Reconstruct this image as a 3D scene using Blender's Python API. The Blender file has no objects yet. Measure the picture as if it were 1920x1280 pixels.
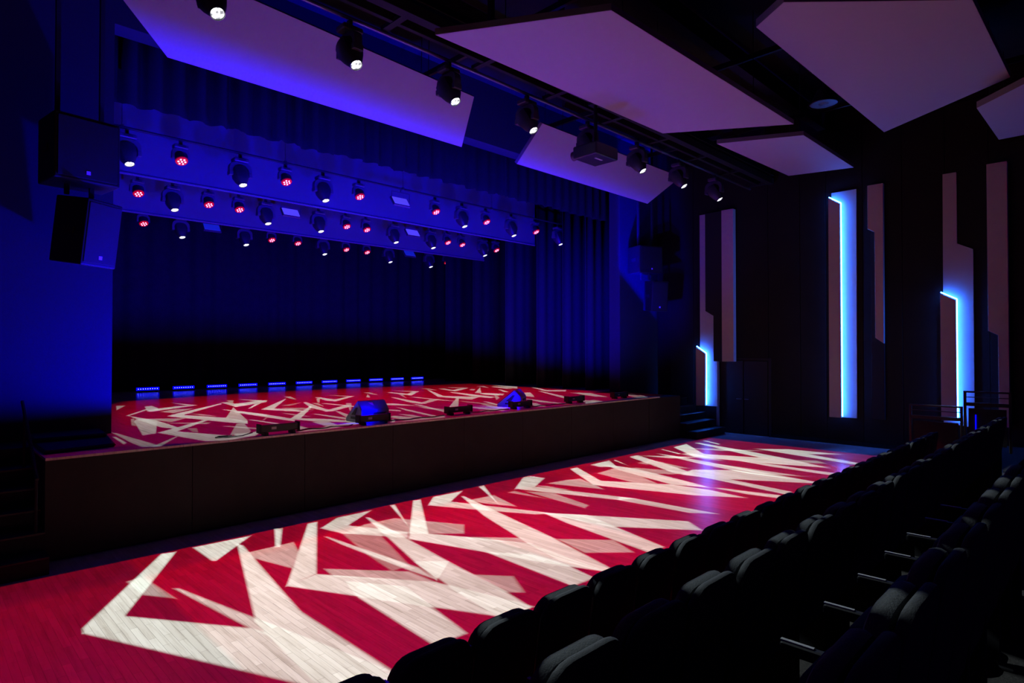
import bpy, bmesh, math, random
from mathutils import Vector, Matrix
from math import pi, sin, cos, radians as R

rnd = random.Random(7)
SC = bpy.context.scene
COL = SC.collection

# ------------------------------------------------------------------ camera, world, exposure
cam_d = bpy.data.cameras.new('camera')
cam_d.sensor_width = 36.0
cam_d.lens = 1145.0 / 1920.0 * 36.0
cam_d.clip_start = 0.02
cam_d.clip_end = 200
cam = bpy.data.objects.new('camera', cam_d)
COL.objects.link(cam)
cam.location = (0, 0, 2.4)
cam.rotation_euler = (pi / 2 + 0.01337, 0, 0.788 - pi / 2)
SC.camera = cam

w = bpy.data.worlds.new('hall_world')
SC.world = w
w.use_nodes = True
w.node_tree.nodes['Background'].inputs[0].default_value = (0.20, 0.02, 0.80, 1)
w.node_tree.nodes['Background'].inputs[1].default_value = 0.04

vs = SC.view_settings
SC.display_settings.display_device = 'sRGB'
vs.view_transform = 'Standard'
vs.look = 'None'
vs.exposure = 0.0
vs.gamma = 1.0
vs.use_curve_mapping = False
SC.cycles.sample_clamp_indirect = 2.0
SC.cycles.max_bounces = 6
SC.cycles.diffuse_bounces = 3
SC.cycles.glossy_bounces = 3
SC.cycles.caustics_reflective = False
SC.cycles.caustics_refractive = False

# ------------------------------------------------------------------ gobo projector lamps
STAGE_Z = 1.18
FLOOR_SHAPES = [
 (1, [(1.098,6.244),(1.426,6.385),(2.31,7.984),(2.166,8.02),(1.11,6.358)]),
 (1, [(1.098,6.244),(2.185,3.885),(2.607,3.465),(2.469,4.394),(2.136,5.337),(1.426,6.385)]),
 (1, [(2.223,5.44),(2.596,5.363),(2.965,7.668),(2.935,7.756)]),
 (1, [(2.135,4.178),(2.317,3.754),(2.607,3.465),(2.596,5.363),(2.223,5.44)]),
 (0.8, [(1.946,6.768),(2.136,5.337),(2.407,4.282),(2.574,3.949),(2.482,4.417),(1.977,6.738)]),
 (0.95, [(2.505,7.351),(2.535,7.321),(3.19,7.989),(2.507,8.01)]),
 (0.45, [(1.656,7.317),(1.685,6.802),(1.872,6.508),(1.806,7.356)]),
 (0.5, [(2.87,7.138),(3.043,6.481),(3.335,6.938),(3.462,7.349),(2.888,7.355)]),
 (1, [(3.227,7.322),(3.264,7.285),(3.623,8.024),(3.541,8.071)]),
 (1, [(2.779,6.038),(3.153,6.146),(4.1,7.981),(3.978,7.991)]),
 (1, [(2.779,6.038),(3.489,4.64),(3.826,3.982),(4.188,3.927),(3.913,5.05),(3.146,6.131)]),
 (0.5, [(3.245,5.946),(3.913,5.05),(3.896,5.496),(3.284,6.218)]),
 (1, [(3.962,5.105),(4.394,5.447),(4.733,7.656),(4.706,7.683),(4.118,5.697)]),
 (1, [(3.818,3.974),(4.068,3.915),(4.162,3.937),(4.256,4.376),(4.394,5.447),(4.118,5.697),(3.911,4.68)]),
 (1, [(3.072,3.978),(3.396,3.958),(3.616,5.166),(3.268,5.712),(3.143,5.261)]),
 (0.85, [(3.845,6.851),(3.914,5.591),(3.96,5.129),(4.037,5.515),(3.871,7.249),(3.852,7.268)]),
 (0.28, [(3.774,5.64),(4.005,5.641),(4.389,6.829),(4.09,7.289),(3.867,6.276)]),
 (0.42, [(4.066,7.247),(5.202,6.118),(5.47,6.434),(4.977,7.374),(4.499,7.4)]),
 (0.9, [(3.994,7.655),(4.312,7.514),(4.953,7.968),(4.414,7.973)]),
 (0.8, [(3.994,7.655),(4.078,7.268),(4.578,6.483),(4.724,6.691),(4.328,7.499)]),
 (1, [(4.562,6.437),(4.871,6.447),(5.886,8.002),(5.766,8.023)]),
 (1, [(4.562,6.437),(5.233,4.396),(5.402,3.997),(5.508,5.255),(5.113,6.013),(4.871,6.447)]),
 (0.5, [(5.104,5.898),(5.508,5.255),(5.601,5.466),(5.113,6.013)]),
 (1, [(5.508,5.255),(5.904,5.226),(6.522,7.671),(6.491,7.701),(5.971,6.583)]),
 (1, [(5.322,4.573),(5.394,4.006),(5.517,3.996),(5.904,5.226),(5.508,5.255)]),
 (0.95, [(4.839,3.988),(5.167,3.969),(5.254,4.398),(5.238,4.912),(4.917,5.364)]),
 (0.5, [(4.23,4.364),(4.372,4.222),(4.595,4.603),(4.337,4.924)]),
 (0.5, [(5.727,4.532),(6.15,4.138),(6.363,4.584),(5.895,5.111)]),
 (1, [(6.652,7.045),(7.279,8.025),(7.163,8.022)]),
 (1, [(4.95,7.061),(5.403,8.007),(5.338,8.026)]),
 (1, [(5.752,7.614),(6.144,7.551),(6.748,7.979),(6.146,7.993)]),
 (0.75, [(5.752,7.614),(6.056,6.999),(6.55,6.088),(6.776,5.945),(6.144,7.551)]),
 (0.5, [(6.368,7.424),(6.466,7.042),(6.669,6.611),(6.919,7.379)]),
 (0.95, [(6.686,6.076),(6.831,4.938),(7.539,3.991),(7.794,4.343),(7.287,5.155)]),
 (0.95, [(6.268,3.994),(6.578,3.988),(7.051,5.549),(6.686,6.076),(6.532,5.487)]),
 (0.95, [(7.497,7.458),(7.859,7.33),(8.507,7.689),(8.456,8.012),(8.259,8.003)]),
 (0.85, [(7.497,7.458),(8.112,5.738),(8.382,5.617),(7.859,7.33)]),
 (0.75, [(8.112,5.738),(8.217,4.553),(8.462,4.226),(8.382,5.617),(8.288,5.862)]),
 (0.5, [(7.934,7.374),(7.937,6.964),(8.101,6.744),(8.043,7.206)]),
 (0.35, [(7.219,7.346),(7.356,6.638),(7.378,7.352)]),
 (0.42, [(7.336,5.814),(7.508,5.867),(7.731,6.783),(7.485,7.191)]),
 (1, [(8.689,6.682),(9.062,6.81),(9.746,7.916),(9.517,7.908)]),
 (0.95, [(8.689,6.682),(9.252,5.057),(9.699,4.357),(9.798,5.056),(9.714,5.724),(9.062,6.81)]),
 (0.5, [(8.203,7.349),(8.554,6.349),(8.703,6.669),(8.944,7.188),(8.71,7.289)]),
 (0.9, [(10.116,7.628),(10.371,7.374),(10.846,7.921),(10.177,7.895)]),
 (1, [(9.714,5.724),(9.969,5.114),(10.169,5.772),(10.484,7.024),(10.416,7.91),(9.937,6.538)]),
 (1, [(10.731,7.427),(10.998,7.861),(10.92,7.848)]),
 (0.5, [(9.363,6.319),(9.601,5.958),(9.937,6.538),(10.247,7.338),(9.564,7.263)]),
 (0.4, [(10.327,6.432),(10.538,6.151),(10.832,6.37),(10.533,7.133)]),
 (1, [(10.605,6.156),(10.839,5.923),(11.073,6.284),(11.85,7.867),(11.546,7.876)]),
 (1, [(10.618,6.072),(10.679,5.595),(10.891,5.185),(11.61,3.96),(11.744,3.951),(11.77,5.513),(11.209,6.148)]),
 (0.95, [(10.396,4.025),(10.64,3.997),(10.88,5.262),(10.679,5.595)]),
 (0.95, [(9.949,4.469),(10.037,3.971),(10.269,3.994),(10.075,4.951),(9.989,5.094)]),
 (0.85, [(11.859,7.759),(12.045,7.095),(12.586,6.746),(12.311,7.212)]),
 (0.9, [(11.614,5.152),(11.744,3.951),(12.373,7.248),(12.356,7.666),(11.896,6.352)]),
 (0.7, [(11.797,4.97),(12.108,4.31),(12.146,6.362)]),
 (1, [(12.64,7.281),(12.74,7.283),(12.984,7.893),(12.948,7.93)]),
 (0.5, [(11.092,6.498),(11.271,6.241),(11.557,7.304)]),
 (0.4, [(11.013,7.063),(11.485,7.285),(11.016,7.313)]),
 (0.6, [(12.485,6.565),(12.556,6.131),(13.04,7.192),(12.684,7.237)]),
 (1, [(12.572,6.855),(13.009,6.813),(14.142,7.917),(13.454,7.88)]),
 (0.95, [(12.572,6.855),(12.998,5.172),(13.348,4.253),(13.722,5.15),(13.54,5.702),(13.075,6.848)]),
 (0.9, [(12.586,3.973),(12.839,4.005),(12.904,5.435),(12.833,6.035),(12.652,5.186)]),
 (1, [(13.473,5.674),(13.764,5.109),(14.188,6.368),(14.547,7.766),(14.449,7.862)]),
 (1, [(14.637,7.301),(14.748,7.314),(15.017,7.818),(14.947,7.887)]),
 (0.55, [(13.53,7.575),(13.784,6.77),(14.493,6.065),(14.035,6.96)]),
 (0.5, [(13.519,4.909),(13.791,4.467),(14.033,4.75),(13.722,5.15)]),
 (1, [(14.649,6.35),(14.753,5.179),(15.275,4.559),(15.144,5.745)]),
 (1, [(14.08,3.929),(14.325,3.936),(14.753,5.179),(14.649,6.35)]),
]
STAGE_SHAPES = [
 (0.7, [(3.045,14.365),(3.438,15.425),(3.278,15.501)]),
 (0.8, [(3.42,13.663),(3.428,13.518),(3.655,13.711),(3.76,14.222),(3.824,14.958),(3.661,14.846)]),
 (1, [(3.428,13.518),(4.06,14.0),(4.585,14.426),(4.191,14.454),(3.784,14.198),(3.512,13.972)]),
 (0.9, [(4.352,15.461),(4.396,14.529),(4.585,14.426)]),
 (0.8, [(2.909,13.033),(2.936,12.946),(3.537,14.069),(3.552,14.252)]),
 (1, [(2.873,10.682),(2.983,10.359),(3.035,10.378),(3.07,10.707),(3.091,11.785),(2.942,13.0),(2.875,11.527)]),
 (0.85, [(2.419,9.885),(2.605,9.968),(2.927,11.156),(3.08,11.744),(3.027,12.243),(2.877,12.21),(2.774,11.877)]),
 (0.4, [(2.609,11.317),(2.628,11.147),(2.908,12.453),(2.832,12.345)]),
 (1, [(3.422,12.423),(3.708,12.441),(5.053,14.309),(5.118,14.544),(3.679,12.784)]),
 (1, [(3.422,12.423),(3.888,10.552),(4.021,10.225),(4.161,10.582),(4.099,11.4),(3.708,12.441)]),
 (0.75, [(4.03,10.248),(4.21,10.707),(4.951,13.348),(4.089,11.373)]),
 (1, [(5.019,13.414),(5.29,13.782),(5.35,14.782),(5.199,14.774)]),
 (1, [(5.019,13.414),(5.174,13.477),(5.998,14.138),(6.195,14.603),(5.252,13.965)]),
 (0.6, [(5.349,14.624),(5.355,14.463),(5.633,15.162),(5.505,15.289)]),
 (1, [(4.597,13.015),(4.659,11.81),(4.711,11.101),(4.844,11.415),(4.669,12.943)]),
 (0.9, [(5.84,15.373),(5.927,14.534),(6.136,14.559)]),
 (0.8, [(5.067,12.846),(5.113,12.876),(5.822,13.997),(5.432,13.498)]),
 (1, [(2.648,10.051),(2.909,10.024),(3.712,11.168),(3.702,11.301)]),
 (1, [(2.648,10.051),(2.86,8.664),(3.077,8.553),(3.336,8.625),(3.273,9.035),(2.892,10.042)]),
 (0.5, [(3.567,13.38),(3.679,12.936),(3.9,13.186),(4.289,13.696),(3.898,13.71)]),
 (0.5, [(3.052,11.351),(3.172,11.15),(3.524,10.64),(3.654,10.834)]),
 (0.5, [(3.027,12.243),(3.091,11.785),(3.207,11.362),(3.56,11.805)]),
 (0.6, [(3.298,9.01),(3.552,9.001),(3.688,9.25),(4.005,10.322),(3.894,10.351)]),
 (0.6, [(3.607,10.173),(3.724,9.763),(3.873,9.335),(3.943,9.474),(3.704,10.121)]),
 (0.7, [(2.121,9.194),(2.127,8.705),(2.317,8.609),(2.269,9.411),(2.208,10.401),(2.177,10.558)]),
 (0.7, [(2.201,8.631),(2.309,8.617),(2.729,9.4),(2.733,9.454)]),
 (1, [(2.02,9.144),(2.074,9.24),(2.109,9.982),(2.076,9.992)]),
 (0.8, [(3.114,8.625),(3.434,8.699),(3.764,9.043),(3.882,9.326)]),
 (0.3, [(3.046,9.757),(3.093,9.686),(3.238,10.218),(3.118,10.296)]),
 (0.5, [(3.858,12.649),(3.938,12.069),(4.093,11.795),(3.991,12.368)]),
 (0.9, [(5.845,15.395),(5.951,14.488),(6.189,14.541)]),
 (1, [(5.044,13.523),(5.058,13.439),(5.558,13.926),(6.189,14.541),(6.035,14.693),(5.292,14.19)]),
 (0.8, [(5.049,12.815),(5.147,12.894),(5.994,14.303),(5.627,13.857)]),
 (1, [(5.164,12.443),(5.411,12.411),(6.695,14.642),(6.735,14.759)]),
 (1, [(5.164,12.443),(5.522,11.473),(5.663,11.333),(5.652,12.064),(5.458,12.518)]),
 (0.9, [(6.826,14.357),(7.132,15.354),(7.012,15.474),(6.831,14.664)]),
 (1, [(7.182,13.494),(7.227,13.161),(7.497,13.689),(7.563,14.586),(7.43,14.617)]),
 (1, [(7.227,13.161),(8.376,14.291),(8.328,14.409),(7.497,13.689)]),
 (0.9, [(8.046,15.158),(8.185,14.307),(8.376,14.291)]),
 (0.6, [(6.785,13.103),(7.394,14.262),(7.276,14.22),(6.802,13.222)]),
 (0.9, [(5.915,11.082),(6.102,11.404),(6.639,13.466),(6.565,13.458),(6.061,12.097)]),
 (0.9, [(5.865,11.132),(6.01,11.087),(6.862,11.809),(6.876,12.109),(6.139,11.473)]),
 (1, [(4.802,10.375),(5.013,10.372),(6.159,12.227),(6.255,12.484)]),
 (1, [(4.792,10.354),(4.973,9.792),(5.389,9.087),(5.505,9.189),(5.309,9.919),(5.013,10.372)]),
 (0.9, [(4.563,12.232),(4.726,9.818),(4.872,10.513),(4.838,11.674),(4.731,12.459),(4.687,12.565)]),
 (1, [(4.254,10.811),(4.339,9.783),(4.427,9.763),(4.317,10.749)]),
 (0.95, [(6.723,12.898),(6.824,11.451),(6.954,11.669),(6.816,12.805)]),
 (0.5, [(6.419,12.202),(6.71,13.043),(6.616,13.136),(6.441,12.42)]),
 (0.7, [(5.673,9.963),(5.837,9.968),(6.112,10.986),(6.087,11.111)]),
 (0.5, [(6.899,12.087),(6.927,11.937),(7.254,12.502),(7.166,12.589)]),
 (0.5, [(6.343,10.958),(6.801,11.705),(6.751,11.754),(6.365,11.038)]),
 (0.75, [(4.77,8.957),(4.993,8.997),(5.122,9.57),(4.897,9.72)]),
 (0.9, [(3.217,8.617),(3.527,8.704),(3.765,9.056),(3.41,9.135)]),
 (0.9, [(4.276,8.953),(4.449,8.901),(4.498,9.292),(4.441,9.349)]),
 (0.8, [(4.168,8.655),(4.679,8.673),(5.344,8.92),(5.505,9.189),(5.347,9.201),(4.171,8.709)]),
 (0.35, [(5.837,13.021),(5.933,12.805),(6.541,13.482)]),
 (0.6, [(5.152,10.998),(5.228,10.574),(5.275,10.527),(5.23,11.285),(5.18,11.522)]),
 (0.8, [(5.484,9.985),(5.505,9.189),(5.676,9.475),(5.56,10.864),(5.512,10.912)]),
 (0.4, [(4.387,10.525),(4.405,10.508),(4.707,11.008),(4.654,10.976)]),
 (0.4, [(5.617,11.992),(5.895,11.61),(5.964,12.193),(5.63,12.525)]),
 (0.9, [(9.076,14.434),(9.08,14.229),(9.411,15.253),(9.267,15.307)]),
 (0.9, [(8.408,13.757),(8.483,13.682),(8.995,14.637)]),
 (1, [(9.596,13.439),(9.888,13.956),(9.906,14.896),(9.75,14.826),(9.601,13.912)]),
 (1, [(9.629,13.484),(10.719,14.642),(10.597,14.763),(9.791,13.928)]),
 (0.9, [(10.339,15.404),(10.441,14.545),(10.719,14.642)]),
 (0.7, [(9.034,12.885),(9.583,13.849),(9.523,13.909),(9.169,13.182)]),
 (0.9, [(11.368,14.877),(11.375,14.619),(11.668,15.469),(11.582,15.718)]),
 (1, [(9.797,12.558),(10.062,12.667),(11.301,14.944),(11.267,14.977)]),
 (0.9, [(9.797,12.558),(9.843,11.296),(10.553,11.806),(10.082,12.724)]),
 (0.9, [(8.234,10.18),(8.375,10.039),(9.85,11.793),(9.975,12.019)]),
 (1, [(11.444,13.826),(11.724,14.273),(12.032,15.107),(11.854,15.176),(11.503,14.149)]),
 (1, [(11.487,13.877),(12.721,14.75),(12.47,14.835),(11.69,14.306)]),
 (0.8, [(12.403,15.178),(12.721,14.75),(12.772,14.924),(12.535,15.618)]),
 (0.6, [(12.085,13.764),(12.549,14.219),(12.512,14.361),(12.163,14.086)]),
 (0.9, [(11.407,12.958),(11.539,12.827),(13.225,14.758)]),
 (0.9, [(13.284,14.414),(13.739,15.137),(13.612,15.326)]),
 (0.95, [(10.457,11.259),(10.838,11.522),(11.174,13.499),(11.093,13.715),(10.584,12.148)]),
 (0.8, [(11.191,12.33),(11.355,11.768),(11.786,12.152),(11.531,12.834)]),
 (0.95, [(8.248,11.164),(8.479,11.417),(8.895,13.164),(8.854,13.313),(8.311,11.73)]),
 (0.8, [(8.321,11.147),(9.376,11.926),(9.115,12.021),(8.367,11.384)]),
 (0.8, [(9.161,11.651),(9.279,11.067),(9.366,12.877),(9.255,13.097)]),
 (0.9, [(7.544,11.51),(7.727,11.196),(7.914,10.88),(7.906,11.7),(7.762,11.843)]),
 (0.9, [(6.866,9.007),(6.971,8.958),(7.394,10.77),(7.435,10.974),(7.152,10.2)]),
 (0.8, [(7.492,9.43),(7.645,9.599),(8.13,11.062),(8.123,11.344)]),
 (0.7, [(6.87,10.48),(6.985,10.147),(7.109,10.354),(7.004,10.685)]),
 (0.8, [(6.167,8.795),(6.387,8.827),(6.511,9.141),(6.44,9.58),(6.242,9.409)]),
 (0.7, [(6.501,8.799),(6.635,8.84),(6.765,9.448),(6.658,9.749)]),
 (0.9, [(5.781,8.702),(5.867,8.693),(6.096,9.032),(6.135,9.163)]),
 (0.8, [(8.407,9.405),(8.47,8.778),(8.827,8.987),(8.692,9.724),(8.574,9.967)]),
 (0.8, [(8.945,9.106),(9.127,9.292),(9.687,10.51),(9.698,10.712),(9.24,9.823)]),
 (0.9, [(13.381,13.657),(13.688,13.9),(13.938,14.818),(13.701,14.752)]),
 (0.8, [(14.259,14.93),(14.341,14.416),(14.652,14.728),(14.339,15.361)]),
 (0.7, [(12.312,12.502),(12.933,13.472),(12.916,13.592),(12.414,12.768)]),
 (0.6, [(10.195,10.783),(10.747,11.251),(11.229,11.892),(11.289,12.032)]),
 (0.7, [(5.776,8.706),(6.32,8.643),(6.911,8.654),(7.104,8.919)]),
 (0.7, [(7.59,8.823),(7.663,8.75),(7.831,8.988),(7.864,9.165)]),
 (0.5, [(7.645,9.599),(7.85,9.729),(7.859,10.805),(7.662,10.263)]),
 (0.6, [(8.81,9.607),(8.874,9.058),(8.923,9.248),(8.91,10.019)]),
 (0.5, [(9.249,10.086),(9.372,9.963),(9.421,11.235),(9.275,10.92)]),
 (0.9, [(13.386,13.767),(13.392,13.418),(13.835,14.559),(13.721,14.75)]),
 (0.8, [(13.664,13.49),(14.592,14.43),(14.404,15.434),(13.673,13.835)]),
 (1, [(14.905,14.359),(14.977,14.287),(15.72,15.444),(15.646,15.702)]),
 (1, [(13.519,11.999),(15.061,14.367),(15.024,14.568),(13.682,12.467)]),
 (0.8, [(14.635,11.845),(15.257,11.906),(15.377,13.648),(15.004,13.627)]),
 (0.8, [(13.38,11.954),(13.754,11.582),(14.197,11.955),(13.639,12.509)]),
 (0.85, [(11.523,10.761),(12.003,11.264),(12.701,12.037),(12.287,12.051),(11.557,11.207)]),
 (0.9, [(11.795,10.031),(12.045,10.01),(13.17,11.922),(13.268,12.249)]),
 (0.9, [(10.493,8.75),(10.631,9.041),(11.062,10.761),(10.515,9.644)]),
 (0.8, [(9.155,9.571),(9.196,9.366),(9.759,10.787)]),
 (0.7, [(8.707,8.925),(8.945,9.14),(9.268,10.144),(9.258,10.334),(8.844,9.554)]),
 (0.8, [(9.622,8.942),(9.774,8.79),(10.253,9.528),(10.219,9.748)]),
 (0.8, [(10.961,8.64),(11.667,8.691),(11.736,9.436)]),
 (0.8, [(12.764,9.764),(12.866,9.425),(13.694,10.651),(13.449,11.177)]),
 (0.5, [(14.257,10.374),(14.66,10.56),(14.896,11.586)]),
 (0.9, [(14.459,10.173),(14.621,10.012),(14.781,10.26),(14.732,10.488)]),
 (1, [(13.475,8.679),(13.597,8.698),(14.681,9.952),(14.621,10.012)]),
 (0.9, [(12.643,8.747),(13.901,9.633),(14.019,9.781),(12.728,8.881)]),
 (0.5, [(13.119,8.714),(13.457,8.698),(13.968,9.309),(13.892,9.643)]),
 (0.6, [(10.961,8.64),(11.066,8.608),(11.781,8.775),(11.944,9.229)]),
 (0.4, [(7.997,8.927),(8.136,8.789),(8.794,8.986),(8.945,9.14),(8.194,9.147)]),
 (0.7, [(12.26,12.651),(12.362,12.549),(12.909,13.562)]),
 (0.7, [(11.23,11.779),(11.762,12.297),(11.498,12.835),(11.239,12.546)]),
]
STAGE_RED = [(1.85, 8.97), (3.54, 8.33), (12.15, 8.74), (14.85, 9.08), (17.38, 13.67), (17.1, 16.03), (10.77, 17.19), (8.35, 17.41), (6.59, 17.3), (3.76, 16.66), (3.22, 15.64)]


def shape_edges(pts3, L, soft):
    """planes through the lamp and each edge of a convex outline, pointing inwards, scaled by softness"""
    L = Vector(L)
    P = [Vector(p) for p in pts3]
    mid = sum(P, Vector()) / len(P) - L
    mid.normalize()
    out = []
    n = len(P)
    for i in range(n):
        a = P[i] - L
        b = P[(i + 1) % n] - L
        nn = a.normalized().cross(b.normalized())
        if nn.length < 1e-7:
            continue
        nn.normalize()
        if nn.dot(mid) < 0:
            nn = -nn
        out.append(nn / (2 * soft))
    return out

def gobo_lamp(name, loc, target, energy, cone, layers, radius=0.0, blend=0.1):
    """layers: list of (colour, gain cap, [(intensity, [3d points] or ['plane', n], soft)])"""
    ld = bpy.data.lights.new(name, 'SPOT')
    ld.energy = energy
    ld.spot_size = R(cone)
    ld.spot_blend = blend
    ld.shadow_soft_size = radius
    ld.use_nodes = True
    nt = ld.node_tree
    nt.nodes.clear()
    N = nt.nodes.new
    LK = nt.links.new
    outn = N('ShaderNodeOutputLight')
    em = N('ShaderNodeEmission')
    em.inputs[1].default_value = 1.0
    LK(em.outputs[0], outn.inputs[0])
    geo = N('ShaderNodeNewGeometry')
    total = None
    for colr, cap, shapes in layers:
        acc = None
        for inten, pts, soft in shapes:
            if pts[0] == 'plane':
                planes = [Vector(v).normalized() / (2 * soft) for v in pts[1:]]
            else:
                planes = shape_edges(pts, loc, soft)
            if not planes:
                continue
            cur = None
            for pl in planes:
                d = N('ShaderNodeVectorMath')
                d.operation = 'DOT_PRODUCT'
                LK(geo.outputs['Incoming'], d.inputs[0])
                d.inputs[1].default_value = pl
                if cur is None:
                    cur = d.outputs['Value']
                else:
                    m = N('ShaderNodeMath')
                    m.operation = 'MINIMUM'
                    LK(cur, m.inputs[0])
                    LK(d.outputs['Value'], m.inputs[1])
                    cur = m.outputs[0]
            a = N('ShaderNodeMath')
            a.operation = 'ADD'
            a.use_clamp = True
            LK(cur, a.inputs[0])
            a.inputs[1].default_value = 0.5
            ma = N('ShaderNodeMath')
            ma.operation = 'MULTIPLY_ADD'
            LK(a.outputs[0], ma.inputs[0])
            ma.inputs[1].default_value = inten
            if acc is None:
                ma.inputs[2].default_value = 0.0
            else:
                LK(acc, ma.inputs[2])
            acc = ma.outputs[0]
        if acc is None:
            continue
        mn = N('ShaderNodeMath')
        mn.operation = 'MINIMUM'
        LK(acc, mn.inputs[0])
        mn.inputs[1].default_value = cap
        sc = N('ShaderNodeVectorMath')
        sc.operation = 'SCALE'
        sc.inputs[0].default_value = colr
        LK(mn.outputs[0], sc.inputs['Scale'])
        if total is None:
            total = sc.outputs[0]
        else:
            ad = N('ShaderNodeVectorMath')
            ad.operation = 'ADD'
            LK(total, ad.inputs[0])
            LK(sc.outputs[0], ad.inputs[1])
            total = ad.outputs[0]
    LK(total, em.inputs[0])
    ob = bpy.data.objects.new(name, ld)
    COL.objects.link(ob)
    ob.location = loc
    ob.rotation_euler = (Vector(target) - Vector(loc)).to_track_quat('-Z', 'Y').to_euler()
    return ob

WHITE = (0.47, 0.72, 0.68)
SPILL = (0.62, 0.72, 0.75)
RED = (1.0, 0.0, 0.012)
FOH_X = [2.52, 4.30, 6.02, 7.78, 9.50, 11.21, 12.94, 14.72]
FOH_LENS = [(x + 0.02, 7.27, 6.20) for x in FOH_X]
STAGE_HEAD_X1 = [2.88, 4.93, 6.79, 10.96, 12.89, 15.04]

def cen(p):
    return (sum(q[0] for q in p) / len(p), sum(q[1] for q in p) / len(p))

floor_idx = [0, 2, 4, 6]
floor_sets = {i: [] for i in floor_idx}
for inten, pts in FLOOR_SHAPES:
    cx = cen(pts)[0]
    # each head throws its shapes down-stage and to the right of itself
    b = min(floor_idx, key=lambda i: abs(FOH_X[i] + 0.4 - cx))
    floor_sets[b].append((inten, [(x, y, 0.0) for x, y in pts], 0.0028))
SPILLS = [  # beam ends that run on over the seat rows: (row line y, z, [(x0, x1)])
    (2.22, 1.00, [(2.02, 2.16), (2.55, 2.95), (3.42, 3.56), (3.86, 4.12), (4.95, 5.30), (6.25, 6.55), (6.95, 7.15), (7.9, 8.15), (9.2, 9.5), (10.4, 10.65), (11.3, 11.5)]),
    (1.33, 1.33, [(1.50, 1.90), (2.48, 2.86), (2.90, 3.22), (3.45, 3.60), (3.72, 4.02), (4.10, 4.22), (5.45, 5.9), (6.9, 7.05), (8.0, 8.35), (9.7, 9.95), (10.3, 10.6), (11.6, 11.75)]),
    (0.44, 1.66, [(0.9, 1.0), (1.98, 2.14), (2.72, 2.86), (3.25, 3.36), (3.9, 4.05), (4.35, 4.5)]),
]
spill_sets = {i: [] for i in floor_idx}
for y, z, spans in SPILLS:
    for x0, x1 in spans:
        cx = (x0 + x1) / 2
        b = min(floor_idx, key=lambda i: abs(FOH_X[i] - cx))
        spill_sets[b].append((1.0, [(x0, y - .14, z), (x1, y - .14, z), (x1 + .05, y + .10, z), (x0 + .05, y + .10, z)], 0.003))
for x0, x1 in ((1.5, 1.56), (2.4, 2.46), (2.86, 2.95), (3.3, 3.4), (3.82, 3.9), (4.3, 4.36)):
    spill_sets[2].append((0.5, [(x0 - .12, .72, 1.3), (x1 + .12, .72, 1.3), (x1 + .12, 1.0, 1.3), (x0 - .12, 1.0, 1.3)], .004))
spill_sets[6] += [(1.6, [(12.9, 1.2, .65), (14.2, 1.1, .65), (14.1, 1.75, .65), (12.8, 1.85, .65)], 0.006)]
red_quad = [(-3.0, 0.9, 0), (16.9, 0.9, 0), (16.9, 8.03, 0), (-3.0, 8.03, 0)]
red_edge2 = [(-3.0, 0.9, 0), (16.9, 0.9, 0), (16.9, 7.45, 0), (-3.0, 7.45, 0)]
for i in floor_idx:
    x = FOH_X[i]
    x0 = -3.0 if i == 0 else x - 4.2
    x1 = 15.6 if i == 6 else x + 4.2
    L = (x - 0.02, 7.22, 6.14)
    rq = [(x0, 1.7, 0), (x1, 1.7, 0), (x1, 8.05, 0), (x0, 8.05, 0)]
    rq2 = [(x0, 1.7, 0), (x1, 1.7, 0), (x1, 7.35, 0), (x0, 7.35, 0)]
    side = Vector((1, 0, 0))
    gobo_lamp('profile_beam', L, (x + 0.4, 4.2, 0), 3000.0, 125,
              [(WHITE, 1.35, floor_sets[i]),
               (SPILL, 1.5, spill_sets[i]) if spill_sets[i] else (SPILL, 1, []),
               ((0.215, 0, 0.0), 1.0, [(0.66, rq, 0.0025), (0.34, rq2, 0.0035)])],
              radius=0.0, blend=0.25)

stage_idx = [(4.93, 0), (6.79, 1), (10.96, 2), (12.89, 3)]
def clip(poly, ax, lim, sg):
    out = []
    for p, q in zip(poly, poly[1:] + poly[:1]):
        a, b = sg * (lim - p[ax]), sg * (lim - q[ax])
        if a >= 0:
            out.append(p)
        if (a < 0) != (b < 0):
            f = a / (a - b)
            out.append((p[0] + (q[0] - p[0]) * f, p[1] + (q[1] - p[1]) * f))
    return out
stage_sets = {k: [] for _, k in stage_idx}
for inten, pts in STAGE_SHAPES:
    if min(q[1] for q in pts) > 10.0:
        pts = clip(pts, 0, 14.4, 1)
        if len(pts) < 3:
            continue
    cx = cen(pts)[0]
    k = min(stage_idx, key=lambda s: abs(s[0] - cx))[1]
    stage_sets[k].append((inten, [(x, y, STAGE_Z) for x, y in pts], 0.0016))
for x, k in stage_idx:
    red3 = [(a, b, STAGE_Z) for a, b in clip(clip(STAGE_RED, 0, 14.35, 1), 1, 10.4, -1)]
    red4 = [(a, b, STAGE_Z) for a, b in clip(clip(STAGE_RED, 1, 10.4, 1), 0, 14.95, 1)]
    red5 = [(a, b, STAGE_Z) for a, b in ((1.14, 8.5), (2.4, 8.5), (2.3, 8.84), (1.14, 8.84))]
    gobo_lamp('stage_profile_beam', (x + .03, 12.86, 5.73), (x, 11.5, STAGE_Z), 1500.0, 140,
              [(WHITE, 1.3, stage_sets[k]), ((0.20, 0, 0.0), 1.0, [(1.0, red3, 0.02), (1.0, red4, 0.006)] + ([(1.0, red5, 0.004)] if k == 0 else []))], blend=0.3)

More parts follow.
